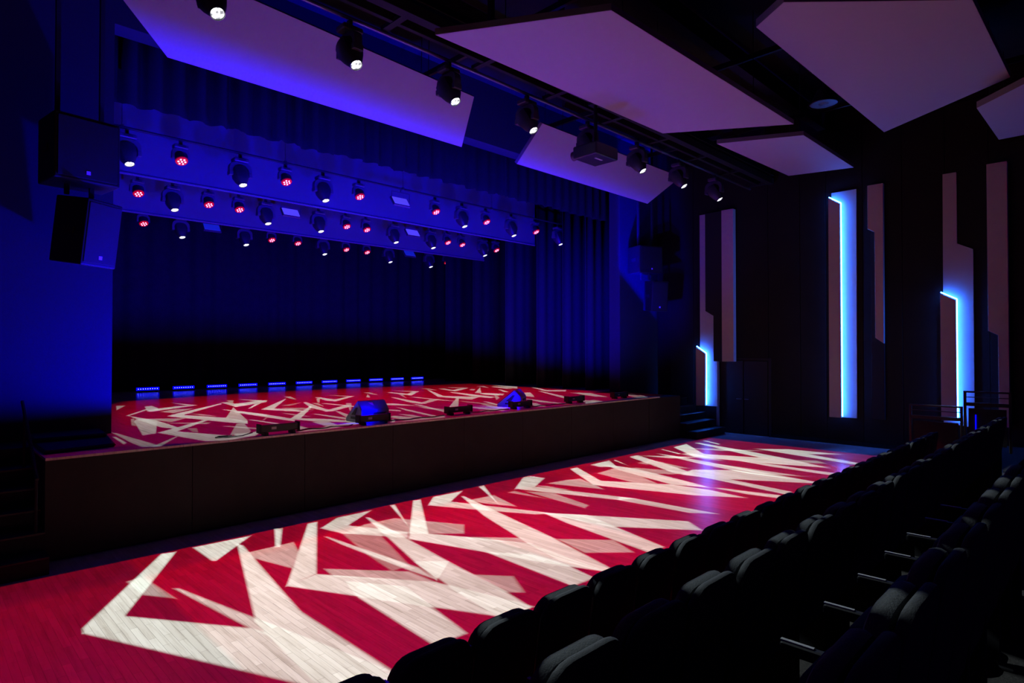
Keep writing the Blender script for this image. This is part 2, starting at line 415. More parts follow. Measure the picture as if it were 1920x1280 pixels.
# blue washes thrown up by the linear wash lights along the stage lip
FOOT = [(3.85, 8.66), (5.49, 8.76), (7.43, 8.90), (9.10, 8.90), (10.93, 8.95), (12.73, 8.98)]
BLUE = (0.0, 0.0, 1.0)
for i, pw, rad, up in ((0, 4400, .06, .16), (2, 4900, .16, .24), (4, 4000, .16, .24)):
    x, y = FOOT[i]
    gobo_lamp('foot_wash', (x, y + .12, STAGE_Z + up), (x, y + 2.4, 5.5), pw, 165,
              [(BLUE, 1.0, [(1.0, ['plane', (0, 1.0, -0.15), (0, -.15, 1)], 0.045), (0.065, ['plane', (0, -.3, 1)], 0.05)])], radius=rad, blend=0.4)
for i in (1, 3):
    x, y = FOOT[i]
    gobo_lamp('foot_wash', (x, y + .10, STAGE_Z + .17), (x, y + 2.0, STAGE_Z + .3), 40, 150,
              [(BLUE, 1.0, [(1.0, ['plane', (0, 1, 0)], 0.1)])], radius=.03, blend=0.4)
Lr = (FOOT[5][0], FOOT[5][1] + .12, STAGE_Z + .16)
pA = Vector((14.85, 10.45, 4.72)) - Vector(Lr)
pB = Vector((15.92, 10.45, 4.02)) - Vector(Lr)
nr = pA.cross(pB)
if nr.z < 0:
    nr = -nr
gobo_lamp('foot_wash', Lr, (15.2, 10.6, 4.6), 24000, 170,
          [(BLUE, 1.0, [(1.0, ['plane', tuple(nr), (0, 1, -.17), (10.45 - Lr[1], -(14.80 - Lr[0]), 0), (-(10.45 - Lr[1]), 16.75 - Lr[0], 0)], 0.008)])], radius=0.0, blend=0.5)

# ------------------------------------------------------------------ materials
def mat(name, col, rough=0.6, metal=0.0, spec=0.5, emit=None, es=0.0, noise=None, bump=None, sample=True):
    m = bpy.data.materials.new(name)
    m.use_nodes = True
    nt = m.node_tree
    b = nt.nodes['Principled BSDF']
    b.inputs['Base Color'].default_value = (*col, 1)
    b.inputs['Roughness'].default_value = rough
    b.inputs['Metallic'].default_value = metal
    b.inputs['Specular IOR Level'].default_value = spec
    if emit:
        b.inputs['Emission Color'].default_value = (*emit, 1)
        b.inputs['Emission Strength'].default_value = es
    if noise or bump:
        tc = nt.nodes.new('ShaderNodeTexCoord')
        n = nt.nodes.new('ShaderNodeTexNoise')
        n.inputs['Scale'].default_value = (noise or bump)[0]
        n.inputs['Detail'].default_value = 4
        nt.links.new(tc.outputs['Object'], n.inputs['Vector'])
        if noise:
            mx = nt.nodes.new('ShaderNodeMix')
            mx.data_type = 'RGBA'
            k = noise[1]
            mx.inputs['A'].default_value = (*[c * (1 - k) for c in col], 1)
            mx.inputs['B'].default_value = (*[min(1, c * (1 + k)) for c in col], 1)
            nt.links.new(n.outputs['Fac'], mx.inputs['Factor'])
            nt.links.new(mx.outputs['Result'], b.inputs['Base Color'])
        if bump:
            bp = nt.nodes.new('ShaderNodeBump')
            bp.inputs['Strength'].default_value = bump[1]
            bp.inputs['Distance'].default_value = 0.01
            nt.links.new(n.outputs['Fac'], bp.inputs['Height'])
            nt.links.new(bp.outputs['Normal'], b.inputs['Normal'])
    if not sample:
        m.cycles.emission_sampling = 'NONE'
    return m

def strip_wood(name, c1, c2, c3, length, width, rough, coat=0.0):
    """pale strip flooring, strips running along world Y"""
    m = bpy.data.materials.new(name)
    m.use_nodes = True
    nt = m.node_tree
    N = nt.nodes.new
    LK = nt.links.new
    b = nt.nodes['Principled BSDF']
    b.inputs['Roughness'].default_value = rough
    b.inputs['Specular IOR Level'].default_value = 0.32
    geo = N('ShaderNodeNewGeometry')
    sep = N('ShaderNodeSeparateXYZ')
    LK(geo.outputs['Position'], sep.inputs[0])
    cmb = N('ShaderNodeCombineXYZ')
    LK(sep.outputs['Y'], cmb.inputs['X'])
    LK(sep.outputs['X'], cmb.inputs['Y'])
    br = N('ShaderNodeTexBrick')
    br.offset = 0.37
    br.offset_frequency = 2
    br.squash = 1.0
    br.inputs['Scale'].default_value = 1.0
    br.inputs['Brick Width'].default_value = length
    br.inputs['Row Height'].default_value = width
    br.inputs['Mortar Size'].default_value = 0.0012
    br.inputs['Mortar Smooth'].default_value = 0.1
    br.inputs['Bias'].default_value = -0.15
    br.inputs['Color1'].default_value = (*c1, 1)
    br.inputs['Color2'].default_value = (*c2, 1)
    br.inputs['Mortar'].default_value = (*[c * 0.8 for c in c3], 1)
    LK(cmb.outputs[0], br.inputs['Vector'])
    mp = N('ShaderNodeMapping')
    mp.inputs['Scale'].default_value = (1.6, 26.0, 1.0)
    LK(cmb.outputs[0], mp.inputs['Vector'])
    nz = N('ShaderNodeTexNoise')
    nz.inputs['Scale'].default_value = 1.0
    nz.inputs['Detail'].default_value = 5
    nz.inputs['Roughness'].default_value = 0.65
    LK(mp.outputs[0], nz.inputs['Vector'])
    rp = N('ShaderNodeValToRGB')
    rp.color_ramp.elements[0].position = 0.30
    rp.color_ramp.elements[0].color = (0.66, 0.62, 0.58, 1)
    rp.color_ramp.elements[1].position = 0.52
    rp.color_ramp.elements[1].color = (1, 1, 1, 1)
    LK(nz.outputs['Fac'], rp.inputs['Fac'])
    mx = N('ShaderNodeMix')
    mx.data_type = 'RGBA'
    mx.blend_type = 'MULTIPLY'
    mx.inputs['Factor'].default_value = 0.8
    LK(br.outputs['Color'], mx.inputs['A'])
    LK(rp.outputs['Color'], mx.inputs['B'])
    LK(mx.outputs['Result'], b.inputs['Base Color'])
    bp = N('ShaderNodeBump')
    bp.inputs['Strength'].default_value = 0.15
    bp.inputs['Distance'].default_value = 0.002
    LK(nz.outputs['Fac'], bp.inputs['Height'])
    LK(bp.outputs['Normal'], b.inputs['Normal'])
    return m

def lens_material(name, tint, strength, scale, lo):
    m = bpy.data.materials.new(name)
    m.use_nodes = True
    nt = m.node_tree
    N = nt.nodes.new
    LK = nt.links.new
    b = nt.nodes['Principled BSDF']
    b.inputs['Base Color'].default_value = (0.05, 0.06, 0.08, 1)
    b.inputs['Roughness'].default_value = 0.1
    tc = N('ShaderNodeTexCoord')
    v = N('ShaderNodeTexNoise')
    v.inputs['Scale'].default_value = scale
    v.inputs['Detail'].default_value = 3
    LK(tc.outputs['Object'], v.inputs['Vector'])
    rp = N('ShaderNodeValToRGB')
    rp.color_ramp.elements[0].position = 0.38
    rp.color_ramp.elements[0].color = (lo, lo * 1.05, lo * 1.1, 1)
    rp.color_ramp.elements[1].position = 0.56
    rp.color_ramp.elements[1].color = (*tint, 1)
    LK(v.outputs['Fac'], rp.inputs['Fac'])
    LK(rp.outputs['Color'], b.inputs['Emission Color'])
    b.inputs['Emission Strength'].default_value = strength
    m.cycles.emission_sampling = 'NONE'
    return m

M = {}
M['floor'] = strip_wood('floor_wood', (0.60, 0.545, 0.49), (0.78, 0.735, 0.68), (0.5, 0.45, 0.4), 0.52, 0.058, 0.30)
M['deck'] = strip_wood('stage_wood', (0.60, 0.55, 0.49), (0.70, 0.65, 0.6), (0.5, 0.45, 0.4), 0.9, 0.12, 0.22)
M['fascia'] = mat('fascia_black', (0.022, 0.016, 0.016), 0.7, spec=0.2, noise=(3, .25))
M['black'] = mat('matt_black', (0.012, 0.012, 0.014), 0.7, spec=0.25)
M['black_gloss'] = mat('black_metal', (0.018, 0.018, 0.022), 0.38, spec=0.5)
M['ceiling'] = mat('ceiling_black', (0.018, 0.018, 0.024), 0.9, spec=0.1)
M['wall_front'] = mat('proscenium_paint', (0.02, 0.02, 0.024), 0.85, spec=0.15, noise=(1.2, .08))
M['wall'] = mat('wall_dark_wood', (0.013, 0.010, 0.010), 0.6, spec=0.15, noise=(2, .3))
M['valance'] = mat('valance_velvet', (0.006, 0.006, 0.008), 0.95, spec=0.08, noise=(5, .3))
M['leg'] = mat('leg_cloth', (0.022, 0.022, 0.032), 0.95, spec=0.05, noise=(.9, .15))
M['stage_wall'] = mat('stage_house_black', (0.01, 0.01, 0.012), 0.95, spec=0.05)
M['velvet'] = mat('velvet_black', (0.013, 0.013, 0.017), 0.95, spec=0.08, noise=(5, .3))
M['border'] = mat('border_cloth', (0.08, 0.08, 0.10), 0.95, spec=0.05, noise=(.9, .15))
M['reflector'] = mat('reflector_grey', (0.44, 0.41, 0.43), 0.75, spec=0.2, noise=(8, .03))
M['reflector_edge'] = mat('reflector_edge_grey', (0.20, 0.19, 0.19), 0.8, spec=0.1)
M['panel'] = mat('panel_pale', (0.46, 0.43, 0.44), 0.8, spec=0.15, noise=(6, .05))
M['panel_dark'] = mat('panel_dark', (0.02, 0.02, 0.024), 0.7, spec=0.2)
M['led'] = mat('led_blue_strip', (0.1, 0.3, 0.8), 0.4, emit=(0.018, 0.14, 1.0), es=110.0)
M['led_core'] = mat('led_white_core', (0.8, 0.9, 1), 0.4, emit=(0.45, 0.75, 1.0), es=3.0, sample=False)
M['steel'] = mat('dark_steel', (0.03, 0.03, 0.034), 0.42, metal=0.6)
M['steel_brown'] = mat('brown_steel', (0.11, 0.075, 0.065), 0.5, metal=0.2)
M['pipe'] = mat('pipe_grey', (0.16, 0.16, 0.18), 0.4, metal=0.7)
M['housing'] = mat('fixture_black', (0.02, 0.02, 0.023), 0.45, spec=0.5)
M['yoke'] = mat('fixture_yoke', (0.045, 0.045, 0.055), 0.5, spec=0.5)
M['glass_ring'] = mat('lens_ring', (0.10, 0.11, 0.13), 0.2, metal=0.8)
M['lens'] = lens_material('lens_white', (1.0, 1.0, 1.0), 2.2, 22.0, 0.16)
M['red_face'] = mat('par_red_face', (0.3, 0.01, 0.01), 0.25, emit=(1.0, 0.0, 0.0), es=0.42, sample=False)
M['red_led'] = mat('par_led', (1, 0.8, 0.8), 0.3, emit=(1.0, 0.62, 0.55), es=1.9, sample=False)
M['blue_body'] = mat('bar_blue_lens', (0.02, 0.02, 0.4), 0.3, emit=(0.0, 0.0, 1.0), es=3.0, sample=False)
M['blue_led'] = mat('bar_led', (0.8, 0.8, 1), 0.3, emit=(0.42, 0.5, 1.0), es=3.0, sample=False)
M['soft_panel'] = mat('soft_panel_lit', (0.15, 0.15, 0.2), 0.6, emit=(0.09, 0.06, 1.0), es=0.85, sample=False)  # glow stands in for blue light reflected off the unlit diffuser
M['soft_panel_dim'] = mat('soft_panel_dim', (0.12, 0.12, 0.2), 0.5, emit=(0.01, 0.03, 1.0), es=0.32, sample=False)  # weaker painted glow: reflected blue on the rear diffusers
M['fabric'] = mat('seat_fabric', (0.08, 0.085, 0.088), 0.95, spec=0.1, noise=(140, .35), bump=(300, .25))
M['fabric_back'] = mat('seat_shell_fabric', (0.045, 0.047, 0.05), 0.9, spec=0.12, noise=(140, .3), bump=(300, .2))
M['chrome'] = mat('seat_metal', (0.45, 0.46, 0.48), 0.28, metal=0.9)
M['trim'] = mat('armrest_trim', (0.5, 0.5, 0.5), 0.7, metal=0.0)
M['carpet'] = mat('carpet', (0.030, 0.028, 0.027), 0.98, spec=0.05, noise=(60, .5), bump=(200, .5))
M['cable'] = mat('cable_rubber', (0.012, 0.012, 0.014), 0.5)
M['tag_white'] = mat('paper_tag', (0.5, 0.48, 0.48), 0.7)
M['speaker'] = mat('speaker_paint', (0.004, 0.004, 0.005), 0.6, spec=0.3)
M['grille'] = mat('speaker_grille', (0.007, 0.007, 0.009), 0.65, spec=0.3, bump=(260, .6))
M['badge'] = mat('speaker_badge', (0.7, 0.6, 0.8), 0.4)
M['amp_plate'] = mat('monitor_back', (0.09, 0.09, 0.12), 0.5)
M['duct'] = mat('duct_grey', (0.10, 0.09, 0.10), 0.4, metal=0.5)
M['chrome_bowl'] = mat('downlight_bowl', (0.10, 0.085, 0.075), 0.5, metal=0.6)
M['door'] = mat('door_dark', (0.016, 0.016, 0.02), 0.5, spec=0.3)
M['jamb'] = mat('jamb_grey', (0.20, 0.18, 0.20), 0.5)  # paler than the opposite jamb: light caught on its edge put into the colour
M['logo'] = mat('logo_print', (0.75, 0.2, 0.3), 0.6)

# ------------------------------------------------------------------ mesh builder
class MB:
    def __init__(self):
        self.v = []
        self.f = []

    def add(self, vs_, fs_):
        o = len(self.v)
        self.v += [tuple(p) for p in vs_]
        self.f += [tuple(i + o for i in f) for f in fs_]
        return self

    def box(self, c, s, mtx=None):
        x, y, z = (k / 2 for k in s)
        P = [(-x, -y, -z), (x, -y, -z), (x, y, -z), (-x, y, -z), (-x, -y, z), (x, -y, z), (x, y, z), (-x, y, z)]
        P = [Vector(p) for p in P]
        if mtx is not None:
            P = [mtx @ p for p in P]
        c = Vector(c)
        return self.add([p + c for p in P], [(3, 2, 1, 0), (4, 5, 6, 7), (0, 1, 5, 4), (1, 2, 6, 5), (2, 3, 7, 6), (3, 0, 4, 7)])

    def span(self, a, b):
        return self.box([(p + q) / 2 for p, q in zip(a, b)], [abs(q - p) for p, q in zip(a, b)])

    def prism(self, poly, axis, lo, hi):
        """poly of 2-d points swept along an axis: 0 -> (y,z), 1 -> (x,z), 2 -> (x,y)"""
        def mk(p, t):
            if axis == 0:
                return (t, p[0], p[1])
            if axis == 1:
                return (p[0], t, p[1])
            return (p[0], p[1], t)
        n = len(poly)
        vs_ = [mk(p, lo) for p in poly] + [mk(p, hi) for p in poly]
        fs_ = [tuple(range(n))[::-1], tuple(range(n, 2 * n))]
        fs_ += [(i, (i + 1) % n, n + (i + 1) % n, n + i) for i in range(n)]
        return self.add(vs_, fs_)

    def cyl(self, p0, p1, r0, r1=None, n=10, caps=True):
        r1 = r0 if r1 is None else r1
        p0 = Vector(p0)
        p1 = Vector(p1)
        d = (p1 - p0).normalized()
        u = d.orthogonal().normalized()
        w_ = d.cross(u)
        vs_ = []
        for p, r in ((p0, r0), (p1, r1)):
            for k in range(n):
                a = 2 * pi * k / n
                vs_.append(p + (u * cos(a) + w_ * sin(a)) * r)
        fs_ = [(k, (k + 1) % n, n + (k + 1) % n, n + k) for k in range(n)]
        if caps:
            fs_ += [tuple(range(n))[::-1], tuple(range(n, 2 * n))]
        return self.add(vs_, fs_)

    def tube(self, pts, r, n=6):
        P = [Vector(p) for p in pts]
        rings = []
        u = None
        for i, p in enumerate(P):
            d = (P[min(i + 1, len(P) - 1)] - P[max(i - 1, 0)]).normalized()
            if u is None:
                u = d.orthogonal().normalized()
            u = (u - d * u.dot(d)).normalized()
            w_ = d.cross(u)
            rings.append([p + (u * cos(2 * pi * k / n) + w_ * sin(2 * pi * k / n)) * r for k in range(n)])
        vs_ = [q for rg in rings for q in rg]
        fs_ = []
        for i in range(len(P) - 1):
            for k in range(n):
                fs_.append((i * n + k, i * n + (k + 1) % n, (i + 1) * n + (k + 1) % n, (i + 1) * n + k))
        fs_.append(tuple(range(n))[::-1])
        fs_.append(tuple(range((len(P) - 1) * n, len(P) * n)))
        return self.add(vs_, fs_)

    def loft(self, rings):
        """closed rings with the same number of points, capped at both ends"""
        n = len(rings[0])
        vs_ = [q for rg in rings for q in rg]
        fs_ = []
        for i in range(len(rings) - 1):
            for k in range(n):
                fs_.append((i * n + k, i * n + (k + 1) % n, (i + 1) * n + (k + 1) % n, (i + 1) * n + k))
        fs_.append(tuple(range(n))[::-1])
        fs_.append(tuple(range((len(rings) - 1) * n, len(rings) * n)))
        return self.add(vs_, fs_)

    def move(self, mtx):
        self.v = [tuple(mtx @ Vector(p)) for p in self.v]
        return self

    def mesh(self, name, m, bevel=0.0, smooth=False, segs=1):
        me = bpy.data.meshes.new(name)
        me.from_pydata(self.v, [], self.f)
        bm = bmesh.new()
        bm.from_mesh(me)
        bmesh.ops.recalc_face_normals(bm, faces=bm.faces)
        if bevel:
            es = [e for e in bm.edges if len(e.link_faces) == 2 and e.calc_face_angle(0) > 0.6]
            bmesh.ops.bevel(bm, geom=es, offset=bevel, segments=segs, profile=0.5, affect='EDGES', clamp_overlap=True)
        if smooth:
            for f in bm.faces:
                f.smooth = True
            for e in bm.edges:
                if len(e.link_faces) == 2 and e.calc_face_angle(0) > 0.7:
                    e.smooth = False
        bm.to_mesh(me)
        bm.free()
        me.materials.append(m)
        return me

    def build(self, name, m, parent=None, bevel=0.0, smooth=False, segs=1, label=None, kind=None):
        return place(name, self.mesh(name, m, bevel, smooth, segs), parent, label, kind)

def place(name, me, parent=None, label=None, kind=None, loc=None):
    o = bpy.data.objects.new(name, me)
    COL.objects.link(o)
    if parent is not None:
        o.parent = parent
    if label:
        o['label'] = label
    if kind:
        o['kind'] = kind
    if loc:
        o.location = loc
    return o

def thing(name, label, cat, loc=(0, 0, 0), rot=(0, 0, 0), group=None):
    o = bpy.data.objects.new(name, None)
    COL.objects.link(o)
    o.location = loc
    o.rotation_euler = rot
    o.empty_display_size = 0.1
    tag(o, label, cat, group)
    return o

def tag(o, label, cat, group=None):
    o['label'] = label
    o['category'] = cat
    if group:
        o['group'] = group
    return o

def dup(root, loc, rot=None, label=None):
    r = root.copy()
    COL.objects.link(r)
    r.location = loc
    if rot is not None:
        r.rotation_euler = rot
    if label:
        r['label'] = label
    for ch in list(root.children):
        c = ch.copy()
        COL.objects.link(c)
        c.parent = r
        for g in list(ch.children):
            d = g.copy()
            COL.objects.link(d)
            d.parent = c
    return r

ORD = ['zeroth', 'first', 'second', 'third', 'fourth', 'fifth', 'sixth', 'seventh', 'eighth', 'ninth', 'tenth', 'eleventh', 'twelfth',
       'thirteenth', 'fourteenth', 'fifteenth', 'sixteenth', 'seventeenth', 'eighteenth', 'nineteenth', 'twentieth', 'twenty-first',
       'twenty-second', 'twenty-third', 'twenty-fourth', 'twenty-fifth', 'twenty-sixth', 'twenty-seventh']

# ------------------------------------------------------------------ setting
XR = 16.9          # right wall
YP = 10.45         # proscenium face
YF = 8.58          # stage lip
HC = 8.6           # ceiling
MB().span((-8, -5, -.2), (XR + .4, 21.2, 0)).build('floor', M['floor'], kind='structure')
MB().span((-8, -5, HC), (XR + .4, 21.2, HC + .2)).build('ceiling', M['ceiling'], kind='structure')
fl = bpy.data.objects['floor']
BW, RH = 0.52, 0.058
cand = []
eye = Vector((0, 0, 2.4))
for row in range(0, 95):
    off = 0.0 if row % 2 else BW * 0.37
    for n in range(4, 13):
        cx, cy = (row + .5) * RH, (n + .5) * BW - off
        d = cx * cos(.788) + cy * sin(.788)
        lat = cx * sin(.788) - cy * cos(.788)
        if d < .5 or lat / d < -.80 or 2.4 / d > .60 or cy < 2.55:
            continue
        cand.append((d, cx, cy))
cand.sort()
pm = MB().box((0, 0, .0007), (RH - .0006, BW - .0008, .0014)).mesh('plank', M['floor'])
for d, cx, cy in cand[:298]:
    place('plank', pm, fl, loc=(cx, cy, 0.0))

# audience-side proscenium wall: one body with the stage opening cut out of it
wf = MB()
wf.span((-8, YP, 0), (1.1, YP + .38, HC))
wf.span((1.1, YP, STAGE_Z + .001), (2.15, YP + .38, HC))
wf.span((14.86, YP, STAGE_Z + .001), (15.02, YP + .38, HC))
wf.span((15.02, YP, 0), (XR, YP + .38, HC))
wf.span((2.15, YP, 7.2), (14.86, YP + .38, HC))
wf.build('wall_front', M['wall_front'], kind='structure')
MB().span((-8, 21, 0), (XR, 21.2, HC)).build('wall_back', M['stage_wall'], kind='structure')
MB().span((.9, YP + .38, 0), (1.1, 21, HC)).build('wall_left', M['stage_wall'], kind='structure')

# right wall: substrate, door opening, dark vertical boards as pieces
wr = MB()
wr.span((XR + .02, -5, 0), (XR + .3, 6.95, HC))
wr.span((XR + .02, 6.95, 2.12), (XR + .3, 8.4, HC))
wr.span((XR + .02, 8.4, 0), (XR + .3, 21, HC))
wall_r = wr.build('wall_right', M['wall'], kind='structure')
ys = [-2.2, -1.3, -.4, .5, 1.3, 2.1, 2.9, 3.75, 4.6, 5.45, 6.1, 6.95, 8.4, 9.2, 10.0]
for a, b in zip(ys, ys[1:]):
    z0 = 2.12 if abs(a - 6.95) < .01 else 0.0
    MB().span((XR - .012 - .004 * rnd.random(), a + .006, z0), (XR + .02, min(b, 10.44) - .006, 8.0)).build('wall_board', M['wall'], wall_r, bevel=.003)
# double door in the right wall
dr = MB().span((XR + .06, 6.95, 0.0), (XR + .09, 8.4, 2.12)).build('door_1', M['door'], kind='structure')
for a, b in ((6.99, 7.66), (7.69, 8.36)):
    lf = MB().span((XR + .02, a, 0.01), (XR + .06, b, 2.08)).build('door_leaf', M['door'], dr, bevel=.006)
    hy = b - .08 if a > 7.5 else a + .08
    hy = 7.62 if a < 7.5 else 7.74
    MB().cyl((XR - .05, hy, 1.0), (XR + .02, hy, 1.0), .012, n=8).cyl((XR - .05, hy - .0, 1.0), (XR - .05, hy - .12 if a < 7.5 else hy + .12, 1.0), .011, n=8).build('door_handle', M['chrome'], lf)
dj = MB().span((XR - .03, 8.4, 0), (XR + .02, 8.47, 2.16)).build('trim_1', M['jamb'], kind='structure')
MB().span((XR - .03, 6.88, 0), (XR + .02, 6.95, 2.16)).span((XR - .03, 6.95, 2.12), (XR + .02, 8.4, 2.16)).build('trim_2', M['door'], kind='structure')
MB().span((XR - .03, -5, 0), (XR - .005, 6.85, .10)).build('baseboard_right', M['black'], kind='structure')

# ------------------------------------------------------------------ stage
XS0, XS1 = 1.13, 15.0
stage = thing('stage', 'raised wooden stage with red and white light shapes and a dark front fascia', 'stage', (8, 12, 0))
def rel(mb, o):
    return mb.move(Matrix.Translation(-Vector(o)))
SO = (8, 12, 0)
rel(MB().span((XS0 + .05, YF + .06, 0), (XS1 - .05, 20.9, STAGE_Z - .03)).span((XS1 - .05, YP + .39, 0), (XS1 + 1.8, 20.9, STAGE_Z - .03)), SO).build('platform', M['black'], stage)
nx, ny = 11, 5
xs = [XS0 + (XS1 + 1.8 - XS0) * i / nx for i in range(nx + 1)]
yd = [YF - .02 + (20.9 - YF) * i / ny for i in range(ny + 1)]
for i in range(nx):
    for j in range(ny):
        x1 = xs[i + 1]
        if yd[j] < YP - 1.9 and x1 > XS1:
            x1 = XS1
        if x1 - xs[i] < .05:
            continue
        y0 = yd[j] + .002
        if x1 > XS1 and yd[j] < YP + .4:
            y0 = YP + .385
        if xs[i] >= XS1 and yd[j + 1] < YP + .4:
            continue
        rel(MB().span((xs[i] + .002, y0, STAGE_Z - .03), (x1 - .002, yd[j + 1] - .002, STAGE_Z)), SO).build('deck_panel', M['deck'], stage, bevel=.0015)
nf = 9
for i in range(nf):
    a = XS0 + (XS1 - XS0) * i / nf
    b = XS0 + (XS1 - XS0) * (i + 1) / nf
    rel(MB().span((a + .003, YF - .003 * rnd.random(), .02), (b - .003, YF + .06, STAGE_Z - .03)), SO).build('fascia_panel', M['fascia'], stage, bevel=.002)
rel(MB().span((XS1 - .05, YF + .06, 0), (XS1, YP, STAGE_Z - .03)), SO).build('side_panel', M['fascia'], stage)
rel(MB().span((XS0, YF + .06, 0), (XS0 + .05, YP, STAGE_Z - .03)), SO).build('side_panel', M['fascia'], stage)

def stairs(x0, x1, y0, n, tread, label):
    t = thing('stage_stairs', label, 'stairs', ((x0 + x1) / 2, y0, 0))
    for k in range(n):
        z = STAGE_Z / (n + 1) * (k + 1)
        w_ = (x1 - x0) / 2
        st = MB().span((-w_, tread * k + .02, 0 if k == 0 else z - .2), (w_, tread * n + .25, z - .03)).build('step', M['black'], t)
        MB().span((-w_, tread * k, z - .03), (w_, tread * (k + 1) + .02, z)).build('tread', M['steel'], st, bevel=.006)
    return t
sl = stairs(-.9, 1.12, 8.12, 5, .30, 'dark stairs up to the stage at its left end')
MB().tube([(.93, .28, .98), (.93, .75, 1.28), (.93, 1.5, 1.76)], .02).tube([(.93, .34, .38), (.93, .34, 1.02)], .016).tube([(.93, 1.3, .95), (.93, 1.3, 1.62)], .016).build('handrail', M['black'], sl)
sr = stairs(15.03, 16.66, 8.10, 5, .30, 'dark stairs between the stage and the right wall, beside the door')
tag(MB().prism([(1.16, 8.86), (1.90, 8.98), (2.06, 10.40), (1.16, 10.40)], 2, STAGE_Z + .001, STAGE_Z + .045).prism([(1.16, 9.7), (1.95, 9.7), (2.0, 10.38), (1.16, 10.38)], 2, STAGE_Z + .045, STAGE_Z + .10).build('floor_ramp', M['black'], bevel=.02), 'low black ramp lying on the stage at the foot of the left wall', 'ramp')  # flat black slab, one step thicker towards the wall
MB().span((-.9, 9.7, 0), (1.12, YP, STAGE_Z)).build('trim_3', M['black'], kind='structure')

# ------------------------------------------------------------------ drapes
def drape(name, x0, x1, y, z0, z1, amp, wl, m, label, ragged=0.0, step=None, jitter=.4):
    n = max(8, int((x1 - x0) / (step or wl / 8)))
    top, bot = [], []
    ph = 0.0
    hem = 0.0
    for i in range(n + 1):
        x = x0 + (x1 - x0) * i / n
        ph += 2 * pi / 8 * (1 + jitter * (rnd.random() - .5)) if i else 0
        a = amp * (0.75 + .25 * sin(ph * .23 + 1))
        s = sin(ph)
        dy = a * (abs(s) ** .6) * (1 if s > 0 else -1)
        if rnd.random() < .2:
            hem = ragged * rnd.random()
        top.append((x, y + dy * .8, z1))
        bot.append((x, y + dy, z0 + hem))
    mb = MB()
    vs_ = []
    for t_, b_ in zip(top, bot):
        vs_ += [t_, b_]
    fs_ = [(2 * i, 2 * i + 1, 2 * i + 3, 2 * i + 2) for i in range(n)]
    mb.add(vs_, fs_)
    me = mb.mesh(name, m, smooth=True)
    o = place(name, me)
    sm = o.modifiers.new('thick', 'SOLIDIFY')
    sm.thickness = .012
    return tag(o, label, 'curtain')

drape('valance', 2.2, 14.84, 10.98, 6.22, 8.3, .07, .34, M['valance'], 'pleated black valance hanging across the top of the stage opening', ragged=.05)
drape('backdrop_curtain', 1.3, 16.8, 20.55, STAGE_Z + .01, 8.2, .09, .6, M['velvet'], 'black full-width curtain closing off the back of the stage')
for lab, y, z0, xr in (('smooth blue-lit border cloth behind the front row of stage lights', 13.62, 5.80, 14.6),
                       ('darker border cloth behind the middle row of stage lights', 16.42, 5.62, 14.9)):
    o = MB().span((1.3, y, z0), (xr, y + .015, HC - .002)).build('border_cloth', M['border'])
    tag(o, lab, 'border cloth')
    MB().cyl((1.3, y + .007, z0 + .02), (xr, y + .007, z0 + .02), .03, n=8).build('hem', M['border'], o)
for k, (y, x0) in enumerate([(11.45, 14.50), (12.35, 14.5), (13.4, 14.45), (14.95, 14.55), (16.7, 14.6), (18.4, 14.7)]):
    drape('leg_curtain', x0, 16.6, y, STAGE_Z + .01, 8.2, .035, .45, M['leg'] if k < 4 else M['velvet'],
          'dark blue side leg curtain, %s back from the right edge of the stage opening' % ORD[k + 1])

# ------------------------------------------------------------------ rigging pipes
for y, z, x0, x1, lab in ((15.8, 6.36, 1.3, 16.5, 'middle stage lighting pipe carrying a row of red and white heads'),
                          (19.0, 6.28, 1.3, 16.5, 'rear stage lighting pipe in front of the black back curtain'),
                          (13.0, 6.50, 1.3, 16.5, 'front stage lighting pipe above the first row of stage heads')):
    p = tag(MB().cyl((x0, y, z), (x1, y, z), .026, n=10).build('lighting_pipe', M['black'] if y < 14 else M['pipe']), lab, 'lighting pipe')
    for k in range(5):
        xx = x0 + 1.5 + k * 3.1
        MB().cyl((xx, y, z), (xx, y, HC), .006, n=6).box((xx, y, z + .01), (.05, .06, .07)).build('hanger_cable', M['steel'], p)

fb = thing('lighting_bridge', 'black front lighting bridge of long rails across the hall ceiling', 'lighting bridge', (9, 7.3, 6.95))
def fbp(name, y, z, sy, sz, m):
    MB().span((-8.6, y - sy / 2, z - sz / 2), (7.8, y + sy / 2, z + sz / 2)).build(name, m, fb, bevel=.004)
MB().cyl((-8.6, .10, -.05), (7.8, .10, -.05), .028, n=10).build('front_rail', M['pipe'], fb)
fbp('lower_beam', -.16, .06, .07, .14, M['black'])
fbp('middle_rail', -.33, .10, .05, .05, M['steel_brown'])
fbp('back_beam', -.48, .05, .16, .16, M['black'])
fbp('walkway_plate', -.27, .20, .60, .02, M['black'])
fbp('top_beam', -.30, .32, .34, .10, M['black'])
for k in range(10):
    x = -7.6 + k * 1.7
    MB().span((x - .05, -.5, -.02), (x + .05, .12, .04)).span((x - .04, -.34, .04), (x + .04, -.26, 1.65)).build('hanger', M['black'], fb)
for k in range(9):
    x = -6.3 + k * 1.7
    MB().box((x, -.36, .14), (.10, .10, .08)).box((x, -.30, .10), (.05, .03, .05)).build('socket_box', M['steel_brown'], fb)

